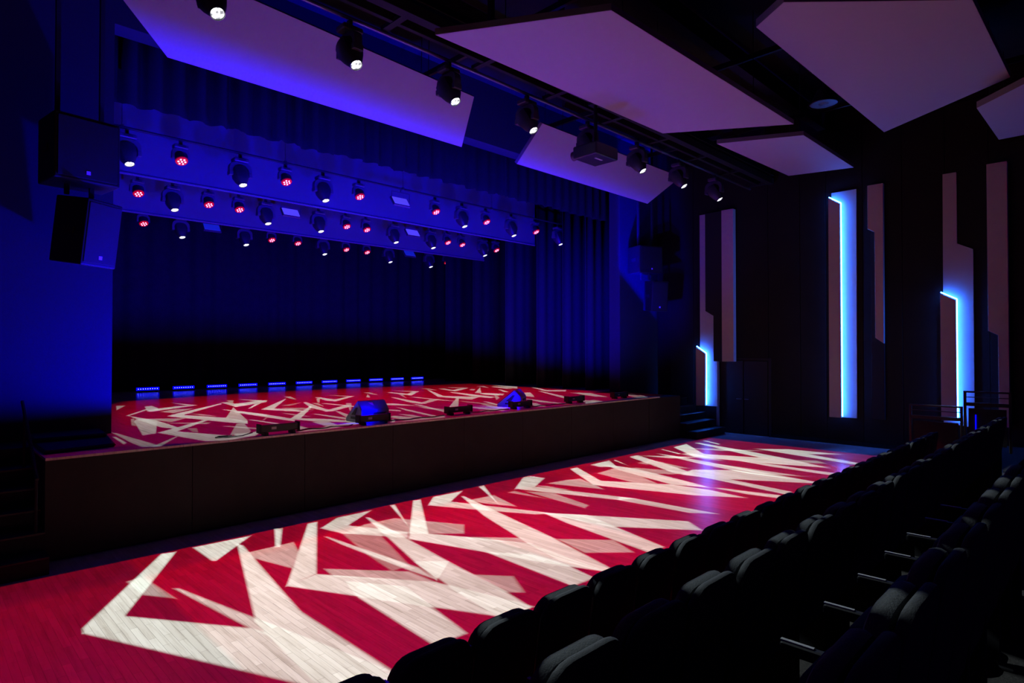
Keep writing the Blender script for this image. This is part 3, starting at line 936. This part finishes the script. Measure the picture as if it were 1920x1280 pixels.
# ------------------------------------------------------------------ lighting fixtures
def arc_prof(w_, h, r, n=4):
    """arch outline (x,z) from the lower left corner, round at the top"""
    pts = [(-w_ / 2, 0)]
    for k in range(n + 1):
        a = pi - (pi / 2) * k / n
        pts.append((-w_ / 2 + r + r * cos(a), h - r + r * sin(a)))
    for k in range(n + 1):
        a = pi / 2 - (pi / 2) * k / n
        pts.append((w_ / 2 - r + r * cos(a), h - r + r * sin(a)))
    pts.append((w_ / 2, 0))
    return pts

def yoke_bm(w_, h, t, d):
    """U-shaped yoke hanging from its top, arms downward; the pivot is at z = 0"""
    outer = arc_prof(w_, h, w_ * .28)
    inner = arc_prof(w_ - 2 * t, h - t, w_ * .26)
    mb = MB()
    n = len(outer)
    vs_ = []
    for y in (-d / 2, d / 2):
        vs_ += [(x, y, z) for x, z in outer] + [(x, y, z) for x, z in inner]
    fs_ = []
    for i in range(n - 1):
        fs_.append((i, i + 1, n + i + 1, n + i))
        fs_.append((2 * n + i, 3 * n + i, 3 * n + i + 1, 2 * n + i + 1))
        fs_.append((i, 2 * n + i, 2 * n + i + 1, i + 1))
        fs_.append((n + i, n + i + 1, 3 * n + i + 1, 3 * n + i))
    fs_.append((0, n, 3 * n, 2 * n))
    fs_.append((n - 1, 3 * n - 1, 4 * n - 1, 2 * n - 1))
    mb.add(vs_, fs_)
    for s in (-1, 1):
        mb.box((s * (w_ / 2 - t / 2), 0, -.01), (t * 1.1, d * 1.25, t * 1.3))
    return mb

def ring_pts(z, rx, ry, n=16, sq=.35):
    out = []
    for k in range(n):
        a = 2 * pi * k / n
        c, s = cos(a), sin(a)
        q = max(abs(c), abs(s))
        f = 1 + sq * (1 / q - 1) * .9 if q > 0 else 1
        out.append((rx * c * f, ry * s * f, z))
    return out

def make_spot(name, label, group, sc=1.0, tilt=(0.0, 0.0), yaw=0.0):
    """moving head; origin at the pipe clamp. tilt = direction of the head's axis (x,y) in the thing's frame"""
    t = thing(name, label, 'stage light', group=group)
    s = sc
    MB().box((0, 0, -.03 * s), (.05 * s, .07 * s, .10 * s)).cyl((0, 0, -.10 * s), (0, 0, -.06 * s), .05 * s, n=10).build('clamp', M['steel'], t)
    bs = MB().box((0, 0, -.12 * s), (.30 * s, .22 * s, .08 * s)).build('base', M['yoke'], t, bevel=.015 * s)
    MB().box((0, -.113 * s, -.12 * s), (.15 * s, .006, .045 * s)).build('display', M['black_gloss'], bs)
    yk = yoke_bm(.46 * s, .235 * s, .065 * s, .12 * s)
    yk.move(Matrix.Translation((0, 0, -.40 * s)))
    yo = yk.build('yoke', M['yoke'], t, bevel=.006 * s)
    yo.rotation_euler = (0, 0, yaw)
    ax = Vector((tilt[0], tilt[1], -1)).normalized()
    rot = Vector((0, 0, -1)).rotation_difference(ax).to_matrix().to_4x4()
    mt = Matrix.Translation((0, 0, -.40 * s)) @ rot
    hd = MB().loft([ring_pts(.15 * s, .10 * s, .10 * s), ring_pts(.12 * s, .145 * s, .145 * s), ring_pts(-.04 * s, .155 * s, .15 * s, sq=.5),
                    ring_pts(-.16 * s, .125 * s, .125 * s), ring_pts(-.25 * s, .085 * s, .085 * s, sq=0)])
    hd.move(mt)
    h = hd.build('head', M['housing'], t, smooth=True)
    rg = MB().cyl((0, 0, -.245 * s), (0, 0, -.275 * s), .086 * s, .083 * s, n=20, caps=False).cyl((0, 0, -.275 * s), (0, 0, -.25 * s), .083 * s, .074 * s, n=20, caps=False)
    rg.move(mt)
    rg.build('lens_ring', M['glass_ring'], h, smooth=True)
    ln = MB().add([(.074 * s * cos(2 * pi * k / 20), .074 * s * sin(2 * pi * k / 20), -.262 * s) for k in range(20)] + [(0, 0, -.272 * s)],
                  [(k, (k + 1) % 20, 20) for k in range(20)])
    ln.move(mt)
    ln.build('lens', M['lens'], h)
    return t

def make_par(name, label, group, sc=1.0, tilt=(.1, -.6)):
    t = thing(name, label, 'stage light', group=group)
    s = sc
    MB().box((0, 0, -.03 * s), (.05 * s, .07 * s, .10 * s)).build('clamp', M['steel'], t)
    bs = MB().box((0, 0, -.10 * s), (.26 * s, .17 * s, .07 * s)).build('base', M['yoke'], t, bevel=.012 * s)
    MB().box((0, -.088 * s, -.10 * s), (.14 * s, .006, .04 * s)).build('display', M['black_gloss'], bs)
    yk = yoke_bm(.32 * s, .165 * s, .045 * s, .08 * s)
    yk.move(Matrix.Translation((0, 0, -.30 * s)))
    yk.build('yoke', M['yoke'], t, bevel=.005 * s)
    ax = Vector((tilt[0], tilt[1], -1)).normalized()
    mt = Matrix.Translation((0, 0, -.30 * s)) @ Vector((0, 0, -1)).rotation_difference(ax).to_matrix().to_4x4()
    hd = MB().cyl((0, 0, .09 * s), (0, 0, -.02 * s), .085 * s, .112 * s, n=16).cyl((0, 0, -.02 * s), (0, 0, -.10 * s), .112 * s, .116 * s, n=16)
    hd.move(mt)
    h = hd.build('head', M['housing'], t, smooth=True)
    fc = MB().cyl((0, 0, -.088 * s), (0, 0, -.112 * s), .117 * s, .108 * s, n=18).move(mt).build('front_lens', M['red_face'], h, label='red lit front lens')
    for k in range(7):
        a = 2 * pi * k / 6
        q = (0, 0) if k == 6 else (cos(a) * .062 * s, sin(a) * .062 * s)
        MB().cyl((q[0], q[1], -.110 * s), (q[0], q[1], -.118 * s), .0175 * s, n=8).move(mt).build('led_cell', M['red_led'], h)
    return t

# front-of-house heads
protos = {}
for k, x in enumerate(FOH_X):
    nm = 'black moving-head spotlight on the front lighting bridge, %s from the left' % ORD[k + 1]
    if k == 4:
        nm = 'black moving-head spotlight on the front lighting bridge, half hidden behind the projector'
    if k == 0:
        f = make_spot('moving_head', nm, 'moving heads on the front lighting bridge', sc=1.0, tilt=(.10, -.62), yaw=pi / 2)
        f.location = (x - .05, 7.40, 6.85)
        protos['foh'] = f
    else:
        dup(protos['foh'], (x - .05, 7.40, 6.85), label=nm)

def rowlights(y, zl_s, zl_p, spots, pars, rowname, sc):
    xs_ = sorted([(x, 's') for x in spots] + [(x, 'p') for x in pars])
    ns, np_ = 0, 0
    for x, k in xs_:
        if k == 's':
            ns += 1
            lab = 'white-beam moving head on the %s stage pipe, %s white one from the left' % (rowname, ORD[ns])
            if 'sp' not in protos:
                protos['sp'] = make_spot('stage_moving_head', lab, 'white moving heads over the stage', sc=sc, tilt=(.10, -.42))
                protos['sp'].location = (x, y, zl_s)
            else:
                o = dup(protos['sp'], (x, y, zl_s), label=lab)
        else:
            np_ += 1
            lab = 'red-glowing LED wash light on the %s stage pipe, %s red one from the left' % (rowname, ORD[np_])
            if 'pp' not in protos:
                protos['pp'] = make_par('led_wash_head', lab, 'red LED wash lights over the stage', sc=1.0)
                protos['pp'].location = (x, y, zl_p)
            else:
                o = dup(protos['pp'], (x, y, zl_p), label=lab)

rowlights(13.0, 6.456, 6.456, [2.88, 4.93, 6.79, 10.96, 12.89, 15.04], [3.79, 5.9, 7.72, 10.02, 11.85, 13.94], 'front', 1.0)
rowlights(15.8, 6.316, 6.316, [4.44, 6.65, 8.13, 10.6, 12.02, 14.27], [3.72, 5.23, 5.96, 8.97, 9.63, 12.68, 13.30, 14.89, 15.64], 'middle', 1.0)
rowlights(19.0, 6.236, 6.236, [5.55, 7.34, 9.93, 12.52, 14.36, 16.66], [4.61, 8.17, 9.03, 10.78, 11.6, 15.2, 15.89], 'rear', 1.0)

for k, (x, y, z, dim, lab) in enumerate([(8.93, 13.0, 6.18, 0, 'flat blue-lit soft panel light on the front stage pipe'),
                                         (7.33, 15.8, 6.09, 0, 'flat blue-lit soft panel light on the middle stage pipe, the left of two'),
                                         (11.31, 15.8, 6.08, 0, 'flat blue-lit soft panel light on the middle stage pipe, the right of two'),
                                         (6.40, 19.0, 6.01, 1, 'dim blue soft panel light on the rear stage pipe, the left of two'),
                                         (13.46, 19.0, 6.02, 1, 'dim blue soft panel light on the rear stage pipe, the right of two')]):
    t = thing('soft_panel_light', lab, 'stage light', (x, y, z), group='soft panel lights over the stage')
    rx = Matrix.Rotation(R(-38), 4, 'X')
    MB().box((0, .03, 0), (.50, .06, .30)).move(rx).build('housing', M['yoke'], t, bevel=.008)
    MB().box((0, -.006, 0), (.44, .012, .24)).move(rx).build('diffuser', M['soft_panel_dim'] if dim else M['soft_panel'], t)
    MB().tube([(-.27, 0, 0), (-.27, 0, .22), (.27, 0, .22), (.27, 0, 0)], .010).cyl((0, 0, .22), (0, 0, {13.0: 6.476, 15.8: 6.336, 19.0: 6.256}[y] - z), .014, n=8).build('bracket', M['steel'], t)

# blue LED bars along the back of the stage
N_BARS = 11
x0b, pitch = 4.95, (14.38 - 4.95) / 10
bar0 = None
for k in range(N_BARS):
    lab = 'blue LED bar on the stage floor by the back curtain, %s from the left' % ORD[k + 1]
    loc = (x0b + pitch * k, 19.75, STAGE_Z)
    if bar0 is None:
        bar0 = thing('led_bar', lab, 'LED bar', loc, group='blue LED bars along the back of the stage')
        MB().box((0, .05, .085), (.60, .08, .09)).build('housing', M['housing'], bar0, bevel=.008)
        for s in (-.24, .24):
            MB().box((s, .05, .02), (.04, .12, .04)).build('foot', M['steel'], bar0)
        fw = MB().box((0, .006, .10), (.58, .012, .08)).build('front_lens', M['blue_body'], bar0)
        for q in range(9):
            MB().box((-.24 + q * .06, -.004, .10), (.017, .01, .017)).build('led_cell', M['blue_led'], bar0)
    else:
        dup(bar0, loc, label=lab)

# linear wash lights along the stage lip
foot0 = None
for k, (x, y) in enumerate(FOOT):
    lab = ['black linear wash light on the stage edge, nearest the left end',
           'black linear wash light on the stage edge in front of the blue-lit monitor back',
           'black linear wash light on the stage edge midway between the two monitors',
           'black linear wash light on the stage edge under the side-on monitor',
           'black linear wash light on the stage edge, second from the right end',
           'black linear wash light on the stage edge, nearest the right end'][k]
    if foot0 is None:
        foot0 = thing('linear_wash_light', lab, 'stage light', (x, y, STAGE_Z), group='linear wash lights along the stage edge')
        MB().prism([(-.05, .045), (.05, .045), (.055, .12), (.02, .15), (-.05, .15)], 0, -.27, .27).build('housing', M['black_gloss'], foot0, bevel=.006)
        for s in (-1, 1):
            MB().box((s * .285, 0, .10), (.02, .14, .13)).build('end_bracket', M['black'], foot0, bevel=.004)
            MB().box((s * .20, 0, .022), (.04, .16, .045)).build('foot', M['black'], foot0)
        MB().box((-.09, -.052, .10), (.07, .004, .035)).build('rating_label', M['tag_white'], foot0, label='small white rating label')
    else:
        dup(foot0, (x, y, STAGE_Z), label=lab)

def cable(pts, lab):
    tag(MB().tube(pts, .009, 5).build('cable', M['cable'], smooth=True), lab, 'cable')
def loop_pts(x0, x1, y, n=14, amp=.05):
    return [(x0 + (x1 - x0) * i / n, y + amp * sin(i * 1.1 + x0), STAGE_Z + .010) for i in range(n + 1)]
cable(loop_pts(4.16, 5.15, 8.80, amp=.06), 'black cable lying on the stage edge left of the blue-lit monitor')
cable(loop_pts(5.82, 7.08, 8.86, amp=.05), 'black cable lying on the stage edge right of the blue-lit monitor')
cable(loop_pts(7.76, 8.75, 8.92, amp=.04), 'black cable running to the side-on monitor along the stage edge')
cable(loop_pts(9.45, 10.6, 8.95, amp=.04), 'black cable on the stage edge right of the side-on monitor')
cable([(3.5, 8.72, STAGE_Z + .05), (3.36, 8.72, STAGE_Z + .02), (3.2, 8.78, STAGE_Z + .01), (3.05, 8.86, STAGE_Z + .01), (3.12, 8.95, STAGE_Z + .01), (3.28, 8.9, STAGE_Z + .01), (3.2, 8.82, STAGE_Z + .012)],
      'black cable loop at the left end of the stage edge lights')

# wedge monitors
def wedge(label, loc, rz, back=True):
    t = thing('stage_monitor', label, 'monitor speaker', loc, (0, 0, rz), group='wedge monitors on the stage')
    # profile (y,z): low front edge (+y, towards the performers), steep back at -y
    prof = [(.30, .0), (.30, .05), (-.08, .36), (-.22, .21), (-.22, 0)]
    MB().prism(prof, 0, -.27, .27).build('cabinet', M['amp_plate'], t, bevel=.012)
    a = Vector((0, .30, .05))
    b = Vector((0, -.08, .36))
    d = (b - a).normalized()
    n_ = Vector((0, -d.z, d.y)) * -1
    n_ = Vector((0, d.z, -d.y))
    mid = (a + b) / 2 + n_ * .004
    rot = Matrix(((1, 0, 0), (0, d.y, n_.y), (0, d.z, n_.z))).to_4x4()
    MB().box((0, 0, 0), (.50, .46, .012)).move(Matrix.Translation(mid) @ rot).build('grille', M['grille'], t)
    MB().box((.08, -.225, .11), (.26, .02, .10)).build('heat_sink', M['black'], t)
    con = MB()
    for i, (x, z) in enumerate(((-.20, .16), (-.14, .16), (-.20, .11), (-.14, .11), (-.17, .06))):
        con.cyl((x, -.216, z), (x, -.228, z), .018, n=8)
    con.build('connector_plate', M['pipe'], t)
    for s in (-1, 1):
        MB().prism([(-.02, .12), (.10, .12), (-.05, .25), (-.10, .25)], 0, s * .271, s * .276).build('side_handle', M['speaker'], t)
        MB().prism([(-.04, .05), (.12, .05), (.12, .085), (-.04, .085)], 0, s * .271, s * .276).build('side_slot', M['speaker'], t)
    MB().add([(-.09, -.119, .327), (.0, -.119, .327), (.0, -.171, .272), (-.05, -.152, .292)], [(0, 1, 2, 3)]).build('badge', M['logo'], t, label='faint reddish printed emblem')
    return t
wedge('wedge monitor seen from behind, its lower back lit bright blue', (5.66, 9.18, STAGE_Z), 0)
wedge('wedge monitor turned side-on with a bright blue flank', (9.42, 9.42, STAGE_Z), R(31))

# ------------------------------------------------------------------ loudspeakers
def cabinet(name, label, loc, rot, size, hang, holes):
    sx, sy, sz = size
    t = thing(name, label, 'loudspeaker', loc, rot)
    MB().box((0, 0, 0), size).build('cabinet', M['speaker'], t, bevel=.018, segs=2)
    MB().box((0, -sy / 2 - .006, .0), (sx * .90, .014, sz * .90)).build('grille', M['grille'], t, bevel=.004)
    MB().box((.0, -sy / 2 - .016, -sz * .36), (.045, .006, .045)).build('badge', M['badge'], t)
    for s in (-1, 1):
        MB().box((s * (sx / 2 + .008), 0, 0), (.016, .18, .09)).build('side_handle', M['black'], t)
    br = MB()
    for x, y, z0, z1 in hang:
        br.box((x, y, (z0 + z1) / 2), (.05, .05, abs(z1 - z0)))
    br.build('hanging_bracket', M['black'], t)
    return t
cabinet('subwoofer', 'large black loudspeaker hung high on the left wall of the stage', (1.62, 9.75, 4.98), (0, 0, R(8)), (.74, .62, .84),
        [(-.25, .0, .42, 3.6), (.25, 0, .42, 3.6), (.14, 0, -.55, -.42), (-.14, 0, -.55, -.42)], 1)
cabinet('loudspeaker', 'black loudspeaker tilted down below the big one on the left wall', (1.70, 9.72, 3.95), (R(8), 0, R(32)), (.52, .52, .86),
        [(0, .0, .43, .46)], 1)
cabinet('subwoofer', 'large black loudspeaker hung high beside the right end of the stage', (15.42, 9.95, 5.02), (0, 0, R(-20)), (.80, .62, .78),
        [(-.25, .0, .39, 3.56), (.25, 0, .39, 3.56), (.14, 0, -.57, -.39), (-.14, 0, -.57, -.39)], 1)
cabinet('loudspeaker', 'black loudspeaker below the big one at the right end of the stage', (15.72, 9.78, 3.98), (R(6), 0, R(-30)), (.52, .52, .88),
        [(0, .0, .44, .46)], 1)

# ------------------------------------------------------------------ ceiling reflectors
def reflector(label, pts, th):
    """pts: corners of the underside in order"""
    P = [Vector(p) for p in pts]
    c = sum(P, Vector()) / len(P)
    n_ = (P[1] - P[0]).cross(P[2] - P[0]).normalized()
    if n_.z < 0:
        n_ = -n_
    t = thing('acoustic_reflector', label, 'ceiling panel', c, group='acoustic reflectors under the ceiling')
    n = len(P)
    Q = [p - c for p in P]
    core = MB()
    core.add([q + n_ * .004 for q in Q] + [q + n_ * th for q in Q], [tuple(range(n)), tuple(range(n, 2 * n))] + [(i, (i + 1) % n, n + (i + 1) % n, n + i) for i in range(n)])
    core.build('frame', M['reflector_edge'], t)
    cc = sum(Q, Vector()) / n
    face = MB()
    q0 = [q + (cc - q) * .002 for q in Q]
    face.add(q0 + [q + n_ * .004 for q in q0], [tuple(range(n)), tuple(range(n, 2 * n))] + [(i, (i + 1) % n, n + (i + 1) % n, n + i) for i in range(n)])
    face.build('face', M['reflector'], t)
    hg = MB()
    for q in Q:
        p = q * .7
        hg.cyl(p + n_ * th * .5, (p.x, p.y, HC - c.z), .008, n=6)
    hg.build('suspension_wire', M['steel'], t)
    return t
def on_tilt(x, s):   # across the tilted strip: s = 0 at its lower stage-side edge
    return (x, 9.75 - .70 * s, 6.63 + .77 * s)
reflector('long tilted reflector over the stage front, first from the left', [on_tilt(2.66, 0), on_tilt(8.22, 0), on_tilt(7.95, 1), on_tilt(1.9, 1.2), on_tilt(1.6, .9)], .09)
reflector('tilted reflector over the right part of the stage front, behind the projector', [on_tilt(9.85, 0), on_tilt(15.25, 0), on_tilt(15.9, 1), on_tilt(9.95, 1)], .09)
reflector('biggest pale reflector in the middle of the ceiling, behind the lighting bridge', [(5.10, 6.62, 6.7), (6.31, 4.56, 6.7), (12.0, 4.43, 6.7), (10.66, 6.46, 6.7)], .09)
reflector('pale kite-shaped reflector at the upper right of the ceiling', [(9.13, 3.92, 7.3), (15.62, 3.80, 7.3), (14.07, 1.42, 7.3), (10.57, 1.47, 7.3), (8.75, 3.36, 7.3)], .12)
reflector('small pale reflector nearest the right wall, beyond the lighting bridge', [(12.55, 6.27, 6.9), (13.34, 4.73, 6.9), (16.6, 4.70, 6.9), (16.2, 6.12, 6.9)], .09)
reflector('bluish reflector at the right edge, next to the wall', [(14.13, 1.92, 6.9), (16.6, 1.88, 6.9), (16.6, .9, 6.9), (13.2, .95, 6.9)], .12)

# ceiling services above the reflectors
for k, y in enumerate((.6, 2.9, 5.5, 8.2)):
    tag(MB().span((-6, y, 8.1), (16.8, y + .03, 8.55)).span((-6, y - .08, 8.08), (16.8, y + .11, 8.11)).build('ceiling_joist', M['ceiling']),
        'black ceiling joist running across the hall, %s from the seats' % ORD[k + 1], 'joist')
for k, x in enumerate((3.2, 7.2, 11.0, 14.6)):
    tag(MB().span((x, -2, 7.75), (x + .06, 10.3, 7.85)).build('ceiling_rail', M['steel']), 'black ceiling rail running towards the stage, %s from the left' % ORD[k + 1], 'rail')
dct = thing('air_duct', 'round grey air duct above the ceiling panels', 'duct', (12.5, 4.25, 8.15))
MB().cyl((-.45, 0, 0), (.48, 0, 0), .24, n=18).cyl((0, 0, .2), (0, 0, .45), .03, n=8).build('pipe', M['duct'], dct, smooth=True)
for k in range(4):
    MB().cyl((-.40 + k * .25, 0, 0), (-.37 + k * .25, 0, 0), .255, n=18).build('seam_ring', M['duct'], dct)
dl = thing('downlight', 'round downlight with a metal bowl hanging between two ceiling panels', 'ceiling light', (13.3, 4.32, 7.42))
MB().cyl((0, 0, .02), (0, 0, .30), .26, .12, n=24).cyl((0, 0, .3), (0, 0, 1.18), .02, n=8).build('housing', M['black_gloss'], dl, smooth=True)
MB().cyl((0, 0, 0), (0, 0, .03), .30, .29, n=28, caps=False).cyl((0, 0, 0), (0, 0, .02), .26, .27, n=28, caps=False).build('rim', M['steel'], dl)
MB().cyl((0, 0, .012), (0, 0, .016), .255, .25, n=24).cyl((0, 0, -.01), (0, 0, .012), .06, .10, n=16).build('bowl', M['chrome_bowl'], dl, smooth=True)

# projector below the bridge
pj = thing('projector', 'dark video projector hanging under the front lighting bridge', 'projector', (8.92, 6.80, 5.98), (0, 0, R(0)))
MB().span((-.33, -.27, -.12), (.33, .27, .11)).build('body', M['black_gloss'], pj, bevel=.03, segs=2)
MB().cyl((-.20, .25, -.02), (-.20, .36, -.02), .075, .085, n=18).build('lens_barrel', M['steel_brown'], pj, smooth=True)
MB().span((-.12, -.10, -.126), (.08, -.06, -.119)).build('printed_name', M['tag_white'], pj)
vent = MB()
for k in range(7):
    vent.span((.331, -.20 + k * .055, -.06), (.338, -.175 + k * .055, .06))
vent.build('vent', M['black'], pj)
MB().span((-.14, -.14, .10), (.14, .14, .13)).cyl((0, 0, .12), (0, 0, .93), .035, n=10).span((-.1, -.1, .88), (.1, .1, .925)).build('ceiling_mount', M['black'], pj)

# ------------------------------------------------------------------ luminous wall panels on the right wall
def wpanel(mb, poly, x0, x1):
    mb.prism(poly, 0, x0, x1)
    return mb
def loc_wall(pts, o):
    return [(y - o[1], z - o[2]) for y, z in pts]
def wall_group(label, o, pieces, leds):
    t = thing('wall_feature', label, 'wall panel', o, group='luminous relief panels on the right wall')
    for nm, m, pts, x0, x1 in pieces:
        MB().prism(loc_wall(pts, o), 0, x0 - o[0], x1 - o[0]).build(nm, m, t, bevel=.003)
    for pts, x0, x1, w_ in leds:
        st = MB()
        L = loc_wall(pts, o)
        for (y0, z0), (y1, z1) in zip(L, L[1:]):
            a = Vector(((x0 + x1) / 2 - o[0], y0, z0))
            b = Vector(((x0 + x1) / 2 - o[0], y1, z1))
            st.cyl(a, b, w_, n=6)
        st.build('led_strip', M['led'], t, label='glowing blue LED strip')
    return t
XB, XM, XFp = 16.885, 16.845, 16.70     # wall, backing face, front-panel face
PW, DK = M['panel'], M['panel_dark']
wall_group('narrow relief panel by the stage stairs with a short blue light strip', (16.9, 8.6, .74), [
    ('backing_panel', PW, [(8.97, .74), (8.43, .74), (8.43, 2.06), (8.50, 2.06), (8.50, 3.39), (8.75, 3.54), (8.75, 6.42), (8.97, 6.42)], XM, XB),
    ('front_panel', PW, [(9.03, .74), (8.74, .76), (8.73, 2.28), (9.03, 2.48)], XFp, 16.75),
    ('dark_panel', DK, [(8.50, 2.06), (8.22, 2.06), (8.22, 6.42), (8.75, 6.42), (8.75, 3.54), (8.50, 3.39)], 16.76, XB)],
    [([(9.03, 2.505), (8.725, 2.30), (8.725, .78)], 16.752, 16.778, .012)])
wall_group('pale plain relief panel above the door', (16.9, 8.0, 2.06), [
    ('front_panel', PW, [(8.21, 2.06), (7.86, 2.06), (7.86, 6.42), (8.21, 6.42)], XFp, XB - .02),
    ], [])
wall_group('tall relief panel with the longest blue light strip', (16.9, 5.0, .69), [
    ('backing_panel', PW, [(5.33, .69), (4.74, .69), (4.72, 6.42), (5.30, 6.42)], XM, XB),
    ('front_panel', PW, [(5.34, .69), (5.06, .69), (5.06, 6.08), (5.33, 6.27)], XFp, 16.75)],
    [([(5.33, 6.30), (5.05, 6.11), (5.05, .72)], 16.752, 16.778, .012)])
wall_group('stepped bluish relief panel right of the tall lit strip', (16.9, 4.3, .69), [
    ('front_panel', PW, [(4.45, 6.43), (4.11, 6.43), (4.12, 2.55), (4.30, 2.69), (4.30, 5.27), (4.45, 5.36)], XFp + .05, XB - .02),
    ('dark_panel', M['panel_dark'], [(4.40, .70), (4.12, .70), (4.12, 2.55), (4.30, 2.69), (4.30, 5.27), (4.40, 5.3)], 16.80, XB - .02)], [])
wall_group('stepped relief panel behind the railing with a blue light strip', (16.9, 2.7, .74), [
    ('backing_panel', PW, [(2.95, .74), (2.38, .66), (2.38, 4.64), (2.67, 4.80), (2.67, 6.42), (2.93, 6.42)], XM, XB),
    ('front_panel', PW, [(2.97, .80), (2.68, .80), (2.68, 3.51), (2.97, 3.68)], XFp, 16.75)],
    [([(2.97, 3.71), (2.67, 3.54), (2.67, .8)], 16.752, 16.778, .012)])
wall_group('plain stepped relief panel at the far right behind the railing', (16.9, 1.9, .74), [
    ('front_panel', PW, [(2.11, 6.44), (1.76, 6.44), (1.76, .74), (1.94, .74), (1.94, 2.71), (2.11, 2.81)], XFp, XB - .02)], [])

# ------------------------------------------------------------------ seating terraces and railings
R1, R2, R3 = 0.0, 0.325, 0.65
terr = MB().span((-3, -5, 0), (XR - .05, 2.02, R2)).build('floor_terrace_lower', M['carpet'], kind='structure')
MB().span((-3, -5, R2), (XR - .05, 1.16, R3)).build('floor_terrace_upper', M['carpet'], kind='structure')
for y, z, n in ((2.02, R2, 1), (1.16, R3, 2)):
    MB().span((-3, y - .03, z), (XR - .05, y + .012, z + .006)).span((-3, y, z - .03), (XR - .05, y + .012, z)).build('trim_%d' % (n + 3), M['steel'], kind='structure')

def railing(label, y0, y1, z0, zt, x=13.2):
    t = thing('railing', label, 'railing', (x, (y0 + y1) / 2, z0))
    h = (y1 - y0) / 2
    H = zt - z0
    for s in (-1, 1):
        MB().span((-.02, s * h - .02, 0), (.02, s * h + .02, H)).build('post', M['steel'], t, bevel=.004)
    MB().span((-.025, -h - .02, H - .03), (.025, h + .02, H)).build('top_rail', M['steel'], t, bevel=.004)
    MB().span((-.012, -h, H - .115), (.012, h, H - .10)).build('mid_rail', M['steel'], t)
    MB().span((-.02, -h, H - .26), (.02, h, H - .20)).build('lower_rail', M['steel'], t)
    MB().span((-.010, -h + .05, .10), (.010, h - .05, H - .30)).build('infill_panel', M['panel_dark'], t)
    return t
railing('low dark railing at the end of the front row, before the wall panels', 2.05, 2.82, .325, 1.40)
r2 = railing('dark railing behind the first one, one step higher at the right', 1.38, 2.00, .65, 1.68)
MB().span((-.024, .15, .25), (-.012, .165, .62)).build('step_light', M['blue_body'], r2, label='dotted blue step light')  # emissive blue strip on the railing infill

# ------------------------------------------------------------------ seats
def rounded(x0, x1, z0, z1, rl, rr, n=5):
    pts = [(x0, z0)]
    for k in range(n + 1):
        a = pi - pi / 2 * k / n
        pts.append((x0 + rl + rl * cos(a), z1 - rl + rl * sin(a)))
    for k in range(n + 1):
        a = pi / 2 - pi / 2 * k / n
        pts.append((x1 - rr + rr * cos(a), z1 - rr + rr * sin(a)))
    pts.append((x1, z0))
    return pts

SP = .475
def make_seat():
    t = thing('theatre_seat', 'seat', 'seat', group='x')
    lean = Matrix.Shear('XY', 4, (0, 0))
    def leaned(mb):
        mb.v = [(x, y - (z - .4) * .14, z) for x, y, z in mb.v]
        return mb
    x0, x1 = -.233, .203
    leaned(MB().prism(rounded(x0, x1, .34, 1.02, .13, .10), 1, .085, .125)).build('back_shell', M['fabric_back'], t, bevel=.014, segs=2, smooth=True)
    leaned(MB().prism(rounded(x0 + .012, x1 - .008, .44, 1.005, .12, .09), 1, .135, .205)).build('back_cushion', M['fabric'], t, bevel=.026, segs=2, smooth=True)
    sp_ = MB().prism(rounded(x0 + .02, x1 - .02, -.02, .33, .08, .08), 1, -.045, .045)
    sp_.move(Matrix.Translation((0, .255, .40)) @ Matrix.Rotation(R(-4), 4, 'X'))
    sp_.build('seat_pan', M['fabric_back'], t, bevel=.025, segs=2, smooth=True)
    MB().span((.207, .08, 0), (.235, .34, .60)).span((.19, .02, 0), (.235, .40, .02)).build('standard', M['black'], t, bevel=.006)
    ar = MB().span((.188, .10, .60), (.236, .52, .645)).build('armrest', M['black'], t, bevel=.012, segs=2)
    MB().span((.205, .40, .645), (.221, .52, .650)).build('edge_trim', M['trim'], ar)
    MB().prism([(.05, .885), (.11, .885), (.11, .92), (.09, .94), (.05, .94)], 0, .196, .236).build('back_bracket', M['chrome'], t, bevel=.004)
    return t
seat0 = None
def rowseats(n0, n1, x0, y, z, rowname, grp):
    global seat0
    n = n1 - n0
    for i in range(n0, n1):
        x = x0 + (i + .5) * SP
        lab = 'dark grey upholstered seat in the %s row, %s from the far right end' % (rowname, ORD[n1 - i])
        if seat0 is None:
            seat0 = make_seat()
            seat0.location = (x, y, z)
            seat0['label'] = lab
            seat0['group'] = grp
        else:
            o = dup(seat0, (x, y, z), label=lab)
            o['group'] = grp
rowseats(-1, 23, 1.53, 2.24, R1, 'front', 'seats of the front row')
rowseats(-1, 23, 1.49, 1.33, R2, 'second', 'seats of the second row')
rowseats(-2, 8, 1.46, .42, R3, 'third', 'seats of the third row')
